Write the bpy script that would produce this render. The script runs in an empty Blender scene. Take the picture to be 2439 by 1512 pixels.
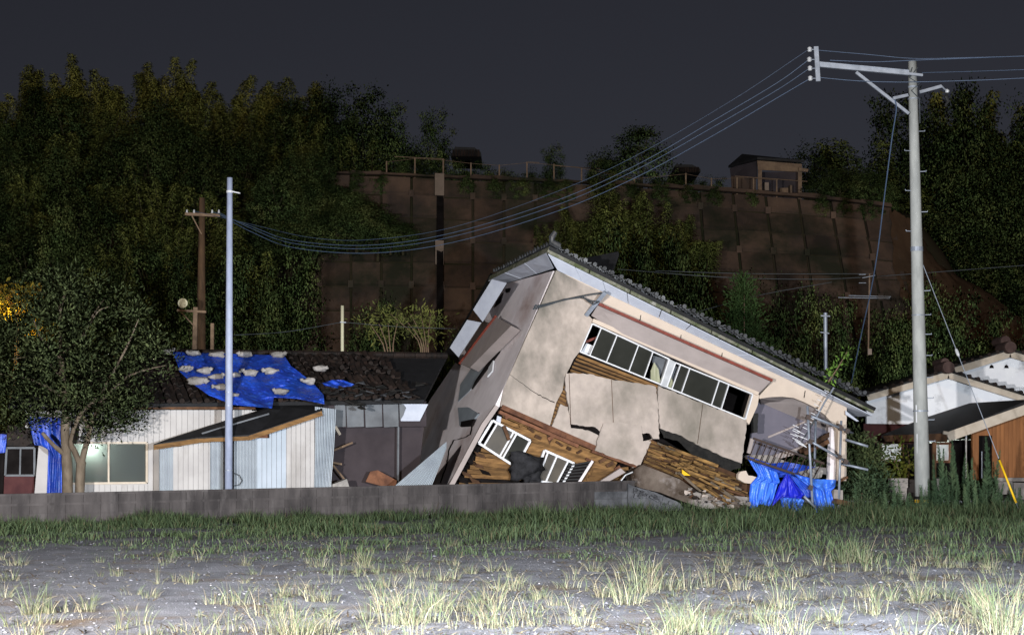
import bpy, math, random
import numpy as np
from mathutils import Vector, Matrix
random.seed(7); rng = np.random.default_rng(7)
S = bpy.context.scene; COL = S.collection; R = math.radians

# ------------------------------------------------------------------ camera
CAM = Vector((0, 0, 1.6)); FPX = 3657.0; PITCH = math.atan(329 / FPX)
cd = bpy.data.cameras.new('camera'); cd.sensor_width = 36; cd.lens = 36 * FPX / 2438; cd.clip_start = .1; cd.clip_end = 2000
co = bpy.data.objects.new('camera', cd); COL.objects.link(co)
co.location = CAM; co.rotation_euler = (R(90) + PITCH, 0, 0); S.camera = co

# ------------------------------------------------------------------ night sky
W = bpy.data.worlds.new('World'); S.world = W; W.use_nodes = True
nt = W.node_tree; nt.nodes.clear()
sky = nt.nodes.new('ShaderNodeTexSky'); sky.sky_type = 'NISHITA'; sky.sun_disc = False
sky.sun_elevation = R(14); sky.sun_rotation = R(195); sky.air_density = 1.0; sky.dust_density = 1.2
hs = nt.nodes.new('ShaderNodeHueSaturation'); hs.inputs['Saturation'].default_value = .24
tn = nt.nodes.new('ShaderNodeMix'); tn.data_type = 'RGBA'; tn.blend_type = 'MULTIPLY'; tn.inputs[0].default_value = 1
tn.inputs[7].default_value = (.96, .95, 1.18, 1)
bg = nt.nodes.new('ShaderNodeBackground'); bg.inputs[1].default_value = .0052
ow = nt.nodes.new('ShaderNodeOutputWorld')
nt.links.new(sky.outputs[0], hs.inputs['Color']); nt.links.new(hs.outputs[0], tn.inputs[6])
nt.links.new(tn.outputs[2], bg.inputs[0]); nt.links.new(bg.outputs[0], ow.inputs[0])

# the one sun lamp, turned down to the amber glow of the town behind the photographer
sl = bpy.data.lights.new('town_glow', 'SUN'); sl.energy = .26; sl.angle = R(6); sl.color = (1, .70, .36)
so = bpy.data.objects.new('town_glow', sl); COL.objects.link(so)
so.rotation_euler = (R(90 - 14), 0, R(15))

# the photograph is lit by two work floodlights standing either side of the photographer, just out of frame
def floodlight(loc, aim, watts, col):
    l = bpy.data.lights.new('floodlight', 'SPOT'); l.energy = watts; l.color = col; l.spot_size = R(100); l.spot_blend = .5; l.shadow_soft_size = .22
    o = bpy.data.objects.new('floodlight', l); COL.objects.link(o); o.location = loc
    o.rotation_euler = (Vector(aim) - Vector(loc)).to_track_quat('-Z', 'Y').to_euler()
floodlight((-5.6, 4.6, 2.5), (-1, 42, 4.5), 51000, (1, .96, .92))
floodlight((5.4, 4.4, 2.3), (8, 44, 4.0), 51000, (.86, .93, 1))

# exposure
S.view_settings.view_transform = 'Standard'; S.view_settings.look = 'None'
S.view_settings.exposure = 0; S.view_settings.gamma = 1
S.cycles.use_denoising = True
S.cycles.max_bounces = 4; S.cycles.diffuse_bounces = 2; S.cycles.glossy_bounces = 2; S.cycles.transmission_bounces = 3
S.cycles.caustics_reflective = False; S.cycles.caustics_refractive = False

# ------------------------------------------------------------------ helpers
CP, SP = math.cos(PITCH), math.sin(PITCH)
def ray(u, v):
    x = (u - 1219) / FPX; y = (756 - v) / FPX
    return Vector((x, CP - y * SP, SP + y * CP))
def P(u, v, Y):
    d = ray(u, v); return CAM + d * (Y / d.y)
def hit(u, v, p0, n):
    d = ray(u, v); return CAM + d * ((p0 - CAM).dot(n) / d.dot(n))
def PG(u, v, z=0.):                      # where a ray meets the ground
    d = ray(u, v); return CAM + d * ((z - CAM.z) / d.z)

MATS = {}
def _nodes(name):
    m = bpy.data.materials.new(name); m.use_nodes = True; m.node_tree.nodes.clear(); MATS[name] = m
    return m, m.node_tree, m.node_tree.nodes, m.node_tree.links
def _mix(nt, fac, a, b, mode='MIX'):
    x = nt.nodes.new('ShaderNodeMix'); x.data_type = 'RGBA'; x.blend_type = mode
    for i, s in ((0, fac), (6, a), (7, b)):
        if hasattr(s, 'links'): nt.links.new(s, x.inputs[i])
        elif i == 0: x.inputs[0].default_value = s
        else: x.inputs[i].default_value = (*s, 1)
    return x.outputs[2]
def _noise(nt, vec, scale, detail, lo, hi, rough=.6):
    n = nt.nodes.new('ShaderNodeTexNoise'); n.inputs['Scale'].default_value = scale; n.inputs['Detail'].default_value = detail
    n.inputs['Roughness'].default_value = rough
    nt.links.new(vec, n.inputs['Vector'])
    mr = nt.nodes.new('ShaderNodeMapRange'); mr.inputs[1].default_value = lo; mr.inputs[2].default_value = hi
    nt.links.new(n.outputs['Fac'], mr.inputs[0]); return mr.outputs[0], n.outputs['Fac']
def mat(name, c1, c2=None, scale=3, rough=.8, spec=.3, metal=0, bump=0, bscale=40, stretch=(1, 1, 1), detail=5, lo=.35, hi=.65,
        rand=0, c3=None, s3=1, lo3=.5, hi3=.7, st3=(1, 1, 1), rot=(0, 0, 0), translucent=0):
    m, nt, N, L = _nodes(name)
    geo = N.new('ShaderNodeNewGeometry'); mp = N.new('ShaderNodeMapping'); mp.inputs['Scale'].default_value = stretch
    mp.inputs['Rotation'].default_value = rot
    L.new(geo.outputs['Position'], mp.inputs['Vector'])
    b = N.new('ShaderNodeBsdfPrincipled'); o = N.new('ShaderNodeOutputMaterial')
    b.inputs['Roughness'].default_value = rough; b.inputs['Specular IOR Level'].default_value = spec; b.inputs['Metallic'].default_value = metal
    f, raw = _noise(nt, mp.outputs[0], scale, detail, lo, hi)
    col = _mix(nt, f, c1, c2 or tuple(x * .8 for x in c1))
    if c3:
        mp3 = N.new('ShaderNodeMapping'); mp3.inputs['Scale'].default_value = st3; mp3.inputs['Rotation'].default_value = rot
        mp3.inputs['Location'].default_value = (3.7, 9.1, 1.3); L.new(geo.outputs['Position'], mp3.inputs['Vector'])
        f3, _ = _noise(nt, mp3.outputs[0], s3, 6, lo3, hi3); col = _mix(nt, f3, col, c3)
    if rand:
        oi = N.new('ShaderNodeObjectInfo'); mr = N.new('ShaderNodeMapRange'); mr.inputs[3].default_value = 1 - rand; mr.inputs[4].default_value = 1 + rand
        L.new(oi.outputs['Random'], mr.inputs[0])
        hv = N.new('ShaderNodeHueSaturation'); L.new(mr.outputs[0], hv.inputs['Value']); L.new(col, hv.inputs['Color']); col = hv.outputs[0]
    L.new(col, b.inputs['Base Color'])
    if bump:
        _, r2 = _noise(nt, mp.outputs[0], bscale, 6, 0, 1)
        bp = N.new('ShaderNodeBump'); bp.inputs['Strength'].default_value = bump; bp.inputs['Distance'].default_value = .03
        L.new(r2, bp.inputs['Height']); L.new(bp.outputs[0], b.inputs['Normal'])
    sh = b.outputs[0]
    if translucent:
        t = N.new('ShaderNodeBsdfTranslucent'); L.new(col, t.inputs['Color']); ms = N.new('ShaderNodeMixShader'); ms.inputs[0].default_value = translucent
        L.new(sh, ms.inputs[1]); L.new(t.outputs[0], ms.inputs[2]); sh = ms.outputs[0]
    L.new(sh, o.inputs['Surface']); return m
def leafmat(name, cols, rand=.3, rough=.75, spec=.08, scale=.9):
    m, nt, N, L = _nodes(name)
    geo = N.new('ShaderNodeNewGeometry'); r = N.new('ShaderNodeValToRGB'); e = r.color_ramp.elements
    while len(e) < len(cols): e.new(.5)
    for i, c in enumerate(cols): e[i].position = i / (len(cols) - 1); e[i].color = (*c, 1)
    f, _ = _noise(nt, geo.outputs['Position'], scale, 3, .32, .68)
    mx = N.new('ShaderNodeMix'); mx.inputs[0].default_value = .22; L.new(f, mx.inputs[2]); L.new(geo.outputs['Random Per Island'], mx.inputs[3]); L.new(mx.outputs[0], r.inputs[0])
    oi = N.new('ShaderNodeObjectInfo'); mr = N.new('ShaderNodeMapRange'); mr.inputs[3].default_value = 1 - rand; mr.inputs[4].default_value = 1 + rand
    L.new(oi.outputs['Random'], mr.inputs[0]); hv = N.new('ShaderNodeHueSaturation'); L.new(mr.outputs[0], hv.inputs['Value']); L.new(r.outputs[0], hv.inputs['Color'])
    b = N.new('ShaderNodeBsdfPrincipled'); b.inputs['Roughness'].default_value = rough; b.inputs['Specular IOR Level'].default_value = spec
    o = N.new('ShaderNodeOutputMaterial'); L.new(hv.outputs[0], b.inputs['Base Color']); L.new(b.outputs[0], o.inputs[0]); return m
def attrmat(name, rough=.7, spec=.2):
    m, nt, N, L = _nodes(name)
    a = N.new('ShaderNodeAttribute'); a.attribute_name = 'col'
    b = N.new('ShaderNodeBsdfPrincipled'); b.inputs['Roughness'].default_value = rough; b.inputs['Specular IOR Level'].default_value = spec
    o = N.new('ShaderNodeOutputMaterial'); L.new(a.outputs['Color'], b.inputs['Base Color']); L.new(b.outputs[0], o.inputs[0]); return m

def tag(o, label=None, cat=None, group=None, kind=None):
    if label: o['label'] = label
    if cat: o['category'] = cat
    if group: o['group'] = group
    if kind: o['kind'] = kind
    return o
def thing(name, loc, label, cat, group=None):
    o = bpy.data.objects.new(name, None); COL.objects.link(o); o.location = loc; o.empty_display_size = .2
    return tag(o, label, cat, group)
def wloc(o):
    l = Vector(o.location)
    while o.parent: o = o.parent; l += Vector(o.location)
    return l
class MB:
    def __init__(s): s.v = []; s.f = []
    def add(s, vs, fs):
        b = len(s.v); s.v += [Vector(x) for x in vs]; s.f += [[i + b for i in f] for f in fs]; return s
    def prism(s, poly, vec):
        vec = Vector(vec); poly = [Vector(p) for p in poly]; n = len(poly)
        nrm = Vector((0, 0, 0))
        for i in range(n): nrm += poly[i].cross(poly[(i + 1) % n])
        if nrm.dot(vec) > 0: poly = poly[::-1]
        return s.add(poly + [p + vec for p in poly], [list(range(n)), list(range(2 * n - 1, n - 1, -1))] + [[(i + 1) % n, i, i + n, (i + 1) % n + n] for i in range(n)])
    def bar(s, a, b, w, d, n):
        a, b, n = Vector(a), Vector(b), Vector(n).normalized()
        t = (b - a).normalized(); q = n.cross(t).normalized() * w / 2; k = t.cross(q).normalized() * d / 2
        return s.add([a - q - k, a + q - k, a + q + k, a - q + k, b - q - k, b + q - k, b + q + k, b - q + k],
                     [[3, 2, 1, 0], [4, 5, 6, 7], [0, 1, 5, 4], [1, 2, 6, 5], [2, 3, 7, 6], [3, 0, 4, 7]])
    def box(s, c, sz, M=None):
        M = M or Matrix.Identity(3); c = Vector(c)
        vs = [c + M @ Vector((x * sz[0] / 2, y * sz[1] / 2, z * sz[2] / 2)) for z in (-1, 1) for y in (-1, 1) for x in (-1, 1)]
        return s.add(vs, [[0, 2, 3, 1], [4, 5, 7, 6], [0, 1, 5, 4], [1, 3, 7, 5], [3, 2, 6, 7], [2, 0, 4, 6]])
    def tube(s, path, r, n=8, cap=True):
        path = [Vector(p) for p in path]; rs = r if isinstance(r, (list, tuple)) else [r] * len(path); vs = []; fs = []
        up = Vector((.31, .52, .8)); q = None
        for i, p in enumerate(path):
            t = (path[min(i + 1, len(path) - 1)] - path[max(i - 1, 0)]).normalized()
            if q is None: q = t.cross(up).normalized()
            q = (q - t * q.dot(t)).normalized(); k = t.cross(q)
            vs += [p + (q * math.cos(2 * math.pi * j / n) + k * math.sin(2 * math.pi * j / n)) * rs[i] for j in range(n)]
        for i in range(len(path) - 1):
            for j in range(n): fs.append([i * n + j, i * n + (j + 1) % n, (i + 1) * n + (j + 1) % n, (i + 1) * n + j])
        if cap: fs += [list(range(n))[::-1], [(len(path) - 1) * n + j for j in range(n)]]
        return s.add(vs, fs)
    def build(s, name, m, parent=None, smooth=False, label=None, cat=None, group=None, kind=None):
        xs = [(min(p[i] for p in s.v), max(p[i] for p in s.v)) for i in range(3)]
        base = Vector(((xs[0][0] + xs[0][1]) / 2, (xs[1][0] + xs[1][1]) / 2, xs[2][0]))
        me = bpy.data.meshes.new(name); me.from_pydata([p - base for p in s.v], [], s.f)
        if smooth: me.polygons.foreach_set('use_smooth', [True] * len(me.polygons))
        me.materials.append(MATS[m] if isinstance(m, str) else m); me.update()
        o = bpy.data.objects.new(name, me); COL.objects.link(o)
        o.location = base - (wloc(parent) if parent else Vector((0, 0, 0)))
        if parent: o.parent = parent
        return tag(o, label, cat, group, kind)
def bez(me, o, w=.01, seg=1):
    md = o.modifiers.new('bevel', 'BEVEL'); md.width = w; md.segments = seg; md.limit_method = 'ANGLE'; return o
def inst(name, me, M, parent=None, **k):
    o = bpy.data.objects.new(name, me); COL.objects.link(o)
    if parent: o.parent = parent; M = Matrix.Translation(-wloc(parent)) @ M
    o.matrix_local = M; return tag(o, **k)
def copy_tree(src, loc, rz=0, sc=(1, 1, 1), label=None, group=None):
    c = src.copy(); COL.objects.link(c); c.location = loc; c.rotation_euler = (0, 0, rz); c.scale = sc
    if label: c['label'] = label
    if group: c['group'] = group
    for ch in src.children:
        d = ch.copy(); COL.objects.link(d); d.parent = c
    return c
def mesh_np(name, verts, quads=None, tris=None, m=None, cols=None, smooth=False):
    me = bpy.data.meshes.new(name); nq = 0 if quads is None else len(quads); ntr = 0 if tris is None else len(tris)
    me.vertices.add(len(verts)); me.vertices.foreach_set('co', np.asarray(verts, np.float32).ravel())
    li = []; 
    if nq: li.append(np.asarray(quads).ravel())
    if ntr: li.append(np.asarray(tris).ravel())
    li = np.concatenate(li).astype(np.int32); me.loops.add(len(li)); me.loops.foreach_set('vertex_index', li)
    me.polygons.add(nq + ntr)
    st = np.concatenate([np.arange(nq) * 4, nq * 4 + np.arange(ntr) * 3]).astype(np.int32)
    me.polygons.foreach_set('loop_start', st)
    me.update(calc_edges=True); me.validate()
    if cols is not None:
        a = me.attributes.new('col', 'FLOAT_COLOR', 'POINT'); a.data.foreach_set('color', np.concatenate([cols, np.ones((len(cols), 1))], 1).astype(np.float32).ravel())
    if smooth: me.polygons.foreach_set('use_smooth', [True] * (nq + ntr))
    if m: me.materials.append(MATS[m])
    return me
def obj_np(name, me, parent=None, loc=(0, 0, 0), **k):
    o = bpy.data.objects.new(name, me); COL.objects.link(o); o.location = loc
    if parent: o.parent = parent
    return tag(o, **k)

# ------------------------------------------------------------------ materials
mat('soil', (.24, .244, .275), (.12, .122, .142), 1.6, .95, .1, detail=9, bump=.6, bscale=45, c3=(.17, .135, .11), s3=.8, lo3=.55, hi3=.70)
mat('litter', (.34, .27, .17), (.16, .11, .06), 5, .9, .1)
mat('stone', (.26, .25, .26), (.15, .15, .16), 9, .9, .2)
mat('block', (.078, .070, .070), (.032, .029, .030), 1.3, .92, .15, bump=.5, bscale=30, stretch=(1.6, 1.6, .5), c3=(.10, .092, .092), s3=2.6, lo3=.55, hi3=.8, st3=(1.5, 1.5, .35), rand=.12)
mat('block_pale', (.115, .118, .13), (.05, .052, .058), 2.3, .92, .15, bump=.6, bscale=30, rand=.2)
mat('stucco', (.45, .385, .345), (.36, .31, .28), 3.2, .92, .15, bump=.25, bscale=60, c3=(.17, .155, .13), s3=.5, lo3=.46, hi3=.68, st3=(1, 1, .75), rot=(0, R(25), 0))
mat('stucco_stained', (.47, .40, .355), (.36, .31, .275), 2.4, .92, .15, bump=.3, bscale=60, c3=(.115, .108, .092), s3=.62, lo3=.42, hi3=.66, st3=(1, 1, .6), rot=(0, R(25), 0))
mat('stucco_clean', (.58, .485, .405), (.52, .435, .365), 2.2, .92, .15, bump=.25, bscale=60)
mat('stucco_side', (.80, .74, .76), (.68, .62, .64), 1.4, .92, .15, bump=.2, bscale=60, c3=(.38, .27, .25), s3=.8, lo3=.54, hi3=.76, st3=(1.2, .35, .5), rot=(0, R(27), 0))
mat('recess_shade', (.15, .14, .175), (.12, .115, .145), 1.6, .9, .15, bump=.1)  # dark grey-purple: shade inside the arch is put into the wall colour
mat('hood', (.36, .31, .30), (.30, .26, .25), 1.6, .9, .15, bump=.15)
mat('red_metal', (.22, .045, .03), (.13, .03, .02), 6, .6, .4)
mat('soffit', (.50, .535, .62), (.43, .46, .55), 3, .8, .2, bump=.15, bscale=90)
mat('fascia', (.20, .195, .155), (.07, .085, .04), 4, .9, .15, bump=.5, bscale=30, c3=(.3, .29, .26), s3=5, lo3=.55, hi3=.7)
mat('roof_tile', (.06, .063, .07), (.02, .021, .023), 6, .35, .6, bump=.2, rand=.3)
mat('brown_tile', (.022, .013, .010), (.006, .0045, .004), 5, .75, .25, bump=.3, rand=.35)
mat('dark_roof', (.013, .013, .015), (.007, .007, .008), 4, .7, .3, bump=.3, bscale=20)
mat('lath', (.205, .112, .042), (.095, .05, .02), 3, .8, .2, bump=.3, bscale=25, stretch=(1, 1, 4), rot=(0, R(28), 0), rand=.35)
mat('wood_debris', (.25, .145, .05), (.065, .037, .017), 3, .85, .2, bump=.4, bscale=25, stretch=(1, 1, 4), rot=(0, R(28), 0), rand=.45)
mat('dark_wood', (.10, .05, .026), (.04, .022, .013), 3, .85, .2, bump=.4, rand=.4)
mat('beam', (.20, .09, .05), (.09, .04, .025), 4, .85, .2, bump=.3, rand=.2)
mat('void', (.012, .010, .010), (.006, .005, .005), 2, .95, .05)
mat('white_frame', (.72, .73, .76), (.62, .63, .67), 6, .45, .4)
mat('alu', (.55, .57, .6), (.45, .47, .5), 6, .4, .5, metal=.3)
mat('glass', (.030, .031, .027), (.020, .021, .018), 1.2, .18, .4)
mat('frost', (.075, .062, .045), (.04, .034, .027), 1.6, .4, .4)
mat('bag_black', (.026, .026, .03), (.012, .012, .014), 6, .8, .2, bump=.6, bscale=14)
mat('felt', (.020, .019, .018), (.010, .010, .010), 6, .9, .2, bump=.8, bscale=12)
mat('concrete', (.30, .27, .25), (.19, .17, .16), 2, .9, .2, bump=.4, bscale=30)
mat('footing', (.16, .13, .11), (.028, .018, .012), 1.1, .92, .1, bump=.5, bscale=18, c3=(.24, .21, .2), s3=2, lo3=.56, hi3=.72)
mat('tarp', (.016, .075, .50), (.014, .04, .33), 2.2, .42, .45, bump=1., bscale=6, c3=(.045, .14, .55), s3=2.4, lo3=.55, hi3=.8)
mat('tarp_light', (.075, .24, .80), (.035, .14, .68), 1.5, .32, .6, bump=.8, bscale=6)
mat('tarp_deep', (.012, .022, .55), (.012, .02, .42), 2, .42, .4, bump=.5, bscale=7)
mat('sandbag', (.32, .30, .285), (.19, .18, .172), 5, .85, .2, bump=.7, bscale=14, rand=.15)
mat('siding', (.42, .405, .40), (.345, .33, .328), 1.2, .7, .3, bump=.05, c3=(.25, .23, .22), s3=1.1, lo3=.54, hi3=.8, st3=(2, 2, .5))
mat('siding_blue', (.38, .43, .50), (.32, .37, .43), 1.2, .7, .3, c3=(.24, .27, .31), s3=1.1, lo3=.54, hi3=.8, st3=(2, 2, .5))
mat('corrugate', (.30, .34, .38), (.22, .25, .29), 1.5, .45, .5)
mat('fibre_sheet', (.15, .16, .175), (.095, .10, .11), 2, .85, .2)
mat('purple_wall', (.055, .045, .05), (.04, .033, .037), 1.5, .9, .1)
mat('steel_pole', (.30, .34, .46), (.23, .265, .37), 7, .55, .4, bump=.1, stretch=(1, 1, .4))
mat('galv', (.27, .30, .36), (.19, .215, .26), 5, .45, .5, metal=.2, rand=.15)
mat('pole_concrete', (.36, .37, .36), (.26, .27, .265), 5, .85, .25, bump=.15, stretch=(1, 1, .3))
mat('wood_pole', (.12, .07, .038), (.05, .032, .02), 4, .9, .15, stretch=(1, 1, .2))
mat('ceramic', (.45, .46, .48), (.4, .41, .43), 3, .25, .5)
mat('wire', (.06, .09, .15), (.045, .07, .12), 3, .5, .4)
mat('wire_dark', (.05, .06, .07), (.04, .045, .05), 3, .6, .3)
mat('black_iron', (.018, .013, .012), (.045, .022, .015), 6, .6, .4)
mat('yellow', (.80, .50, .015), (.72, .43, .01), 4, .45, .4)
mat('black_paint', (.012, .012, .012), (.02, .02, .02), 4, .6, .3)
mat('white_plaster', (.84, .86, .90), (.76, .78, .84), 1.5, .9, .2, c3=(.42, .43, .46), s3=1.6, lo3=.57, hi3=.75)
mat('barge', (.52, .455, .38), (.42, .36, .29), 3, .85, .2, bump=.2)
mat('plank_wall', (.26, .105, .035), (.19, .075, .025), 3, .7, .3, stretch=(3, 3, .3), rand=.14)
mat('clod', (.12, .122, .14), (.05, .052, .06), 9, .95, .1)
mat('brick_red', (.075, .03, .03), (.05, .02, .022), 3, .9, .1)
mat('retaining', (.11, .072, .052), (.042, .032, .028), .55, .95, .1, bump=.8, bscale=5, stretch=(1, 1, .35), c3=(.026, .026, .017), s3=.33, lo3=.46, hi3=.62, rand=.2)
mat('hill_soil', (.045, .035, .022), (.022, .024, .012), .3, .95, .1, bump=.6, bscale=3)
mat('hill_bare', (.085, .05, .03), (.05, .032, .02), .4, .95, .1, bump=.6, bscale=4)
mat('pale_paint', (.55, .53, .38), (.48, .46, .33), 3, .7, .3)
mat('plate', (.24, .185, .15), (.19, .15, .12), 3, .8, .2)
mat('rust_post', (.19, .13, .085), (.12, .08, .055), 4, .8, .2)
mat('bark', (.155, .125, .095), (.08, .062, .045), 5, .92, .1, bump=.6, bscale=18, stretch=(1, 1, .4))
mat('bark_far', (.05, .045, .025), (.03, .028, .016), 3, .92, .1)

def panemat(name, dark, lit, fac):
    m, nt, N, L = _nodes(name); b = N.new('ShaderNodeBsdfPrincipled'); t = N.new('ShaderNodeBsdfTranslucent'); x = N.new('ShaderNodeMixShader'); o = N.new('ShaderNodeOutputMaterial')
    b.inputs['Base Color'].default_value = (*dark, 1); b.inputs['Roughness'].default_value = .45; b.inputs['Specular IOR Level'].default_value = .2
    t.inputs['Color'].default_value = (*lit, 1); x.inputs[0].default_value = fac
    L.new(b.outputs[0], x.inputs[1]); L.new(t.outputs[0], x.inputs[2]); L.new(x.outputs[0], o.inputs[0])
panemat('lit_pane', (.05, .058, .056), (.95, 1, .96), .6)
panemat('lit_pane_white', (.06, .06, .065), (1, 1, 1), .65)
mat('rust_tile', (.08, .05, .045), (.05, .03, .027), 5, .8, .2)
mat('room', (.14, .15, .13), (.08, .085, .075), 1.6, .9, .1)
mat('cloth_dark', (.03, .05, .09), (.02, .03, .05), 3, .9, .1)
mat('cloth_red', (.55, .07, .02), (.4, .05, .02), 3, .9, .1)
mat('curtain', (.36, .36, .26), (.24, .25, .16), 3, .9, .1, stretch=(6, 6, .4))
leafmat('leaf_bamboo', [(0.0585, 0.0819, 0.0234), (0.1274, 0.1599, 0.0429), (0.1950, 0.2184, 0.0585), (0.2730, 0.2730, 0.0702)], .35, scale=.7)
leafmat('leaf_bamboo_lit', [(0.1260, 0.1404, 0.0360), (0.2160, 0.2256, 0.0540), (0.2880, 0.2784, 0.0684), (0.3600, 0.3144, 0.0756)], .2, scale=.6)  # brighter amber copy of leaf_bamboo, town glow on the tops put into the colour
leafmat('leaf_dark', [(0.0273, 0.0468, 0.0169), (0.0624, 0.1014, 0.0351), (0.1131, 0.1560, 0.0507), (0.2054, 0.2249, 0.0780)], .35, scale=.7)
leafmat('leaf_tree', [(0.0216, 0.0324, 0.0135), (0.0432, 0.0594, 0.0243), (0.0675, 0.0864, 0.0351), (0.1107, 0.1283, 0.0540)], .1, .7, .1, 2.2)
leafmat('leaf_amber_lit', [(.16, .09, .02), (.22, .14, .02), (.12, .12, .02), (.25, .10, .02)], .1)  # orange of the lamplight is put into the leaf colour too
leafmat('leaf_bright', [(.035, .06, .012), (.08, .11, .02), (.15, .16, .03), (.22, .22, .05)], .15)
leafmat('leaf_conifer', [(0.0132, 0.0286, 0.0088), (0.0308, 0.0572, 0.0176), (0.0528, 0.0836, 0.0264)], .1)
leafmat('leaf_olive', [(0.0480, 0.0576, 0.0192), (0.1040, 0.1152, 0.0320), (0.1760, 0.1760, 0.0480)], .1)
leafmat('leaf_weed', [(0.0298, 0.0553, 0.0298), (0.0467, 0.0808, 0.0425), (0.0680, 0.1063, 0.0553), (0.0956, 0.1317, 0.0638)], .2)
leafmat('leaf_vine', [(.08, .16, .03), (.12, .22, .04), (.16, .28, .05)], .1)
attrmat('grass')
def glow(name, col, s):
    m, nt, N, L = _nodes(name); e = N.new('ShaderNodeEmission'); o = N.new('ShaderNodeOutputMaterial'); e.inputs[0].default_value = (*col, 1); e.inputs[1].default_value = s; L.new(e.outputs[0], o.inputs[0])
glow('lamp_glow', (.95, 1, .97), 4)

# ------------------------------------------------------------------ ground
def gz(x, y):
    return (.0022 * np.sin(x * .7 + 1.3 * np.sin(y * .31)) * np.cos(y * .43) + .0015 * np.sin(x * 2.3 + y * 1.1)) * np.clip((y + 5) / 10, 0, 1) * np.clip((60 - y) / 15, 0, 1)
def smooth(a, b, x): t = np.clip((x - a) / (b - a), 0, 1); return t * t * (3 - 2 * t)
xs = np.concatenate([np.linspace(-320, -26, 24), np.linspace(-25, 25, 340), np.linspace(26, 320, 24)])
ys = np.concatenate([np.linspace(-120, 8, 14), np.linspace(8.5, 50, 300), np.linspace(52, 520, 24)])
def grid(xs, ys, fz):
    X, Y = np.meshgrid(xs, ys); Z = fz(X, Y); v = np.stack([X, Y, Z], -1).reshape(-1, 3); n = len(xs)
    i = np.arange(len(ys) - 1)[:, None] * n + np.arange(n - 1)[None]; i = i.ravel()
    return v, np.stack([i, i + 1, i + n + 1, i + n], 1)
v, q = grid(xs, ys, lambda X, Y: gz(X, Y) + .0010 * rng.standard_normal(X.shape) * (np.abs(X) < 25) * (Y > 8) * (Y < 50))
tag(obj_np('ground', mesh_np('ground', v, q, m='soil', smooth=True)), kind='structure')

# ------------------------------------------------------------------ hillside
def hz(x, y):
    x = np.asarray(x, float); y = np.asarray(y, float)
    zl = np.clip((y - 57) * .52, -.4, 24); zm = np.interp(y, [58, 67.4, 69, 77.6, 79, 160], [-.4, .6, 1.4, 14.2, 14.5, 19]); zr = np.interp(y, [60, 66, 84, 108, 160], [-.4, .5, 7, 17, 20])
    a = smooth(-15, -8.5, x); b = smooth(20, 27, x)
    return (zl * (1 - a) + zm * a) * (1 - b) + zr * b
v, q = grid(np.linspace(-110, 120, 170), np.linspace(56, 165, 110), lambda X, Y: hz(X, Y) + .25 * np.sin(X * .7 + Y) * np.cos(Y * .5 - X * .3) - .25)
tag(obj_np('hillside', mesh_np('hillside', v, q, m='hill_soil', smooth=True)), kind='structure')

# ------------------------------------------------------------------ retaining wall of sprayed concrete panels
def top_v(u): return float(np.interp(u, [700, 800, 930, 1080, 1450, 1640, 1900, 2020, 2120, 2160], [412, 418, 420, 428, 442, 454, 472, 484, 497, 512]))
def rw(u, k, off=0.):                    # k: 0 at the top edge, 1 at the foot
    lean = 95 * max(0, (u - 1350) / 800) * k
    v = top_v(u) * (1 - k) + 905 * k; Y = 77.4 * (1 - k) + 68.4 * k
    p = P(u + lean, v, Y); return p + Vector((0, -.83, .56)) * off
rwall = thing('retaining_wall', (3, 68, .6), 'long brown sprayed concrete retaining wall on the hillside behind the houses', 'retaining wall')
us = [690, 762, 836, 908, 980, 1052, 1126, 1200, 1274, 1350, 1428, 1506, 1584, 1664, 1744, 1822, 1900, 1976, 2050, 2122]; ks = [0, .09, .2, .31, .42, .54, .66, .8, 1.0]
b = MB()
for i in range(len(us) - 1):
    for j in range(len(ks) - 1):
        b.add([rw(us[i], ks[j], -.1), rw(us[i + 1], ks[j], -.1), rw(us[i + 1], ks[j + 1], -.1), rw(us[i], ks[j + 1], -.1)], [[0, 3, 2, 1]])
b.build('backing', 'hill_soil', rwall)
for i in range(len(us) - 1):
    for j in range(len(ks) - 1):
        du = (us[i + 1] - us[i]) * .045; dk = .008; o = random.uniform(.02, .16)
        c = [rw(us[i] + du, ks[j] + dk, o), rw(us[i + 1] - du, ks[j] + dk, o + random.uniform(-.04, .04)), rw(us[i + 1] - du, ks[j + 1] - dk, o), rw(us[i] + du, ks[j + 1] - dk, o)]
        MB().prism(c, Vector((0, .83, -.56)) * .25).build('panel', 'retaining', rwall)
for i in range(1, len(us) - 1):
    for j in (1, 3, 5):
        if random.random() < .75:
            p = rw(us[i], ks[j], .14); MB().box(p, (.26, .22, .34)).build('anchor_cap', 'retaining', rwall)
for i in range(len(us) - 1):
    a_, b_ = us[i], us[i + 1]; k_ = -random.uniform(.005, .022)
    MB().prism([rw(a_, .004, .2), rw(b_, .004, .2), rw(b_, k_, .2), rw((a_ + b_) / 2, k_ * random.uniform(.4, 1.3), .2), rw(a_, k_, .2)], (0, .5, 0)).build('coping', 'retaining', rwall)
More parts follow.
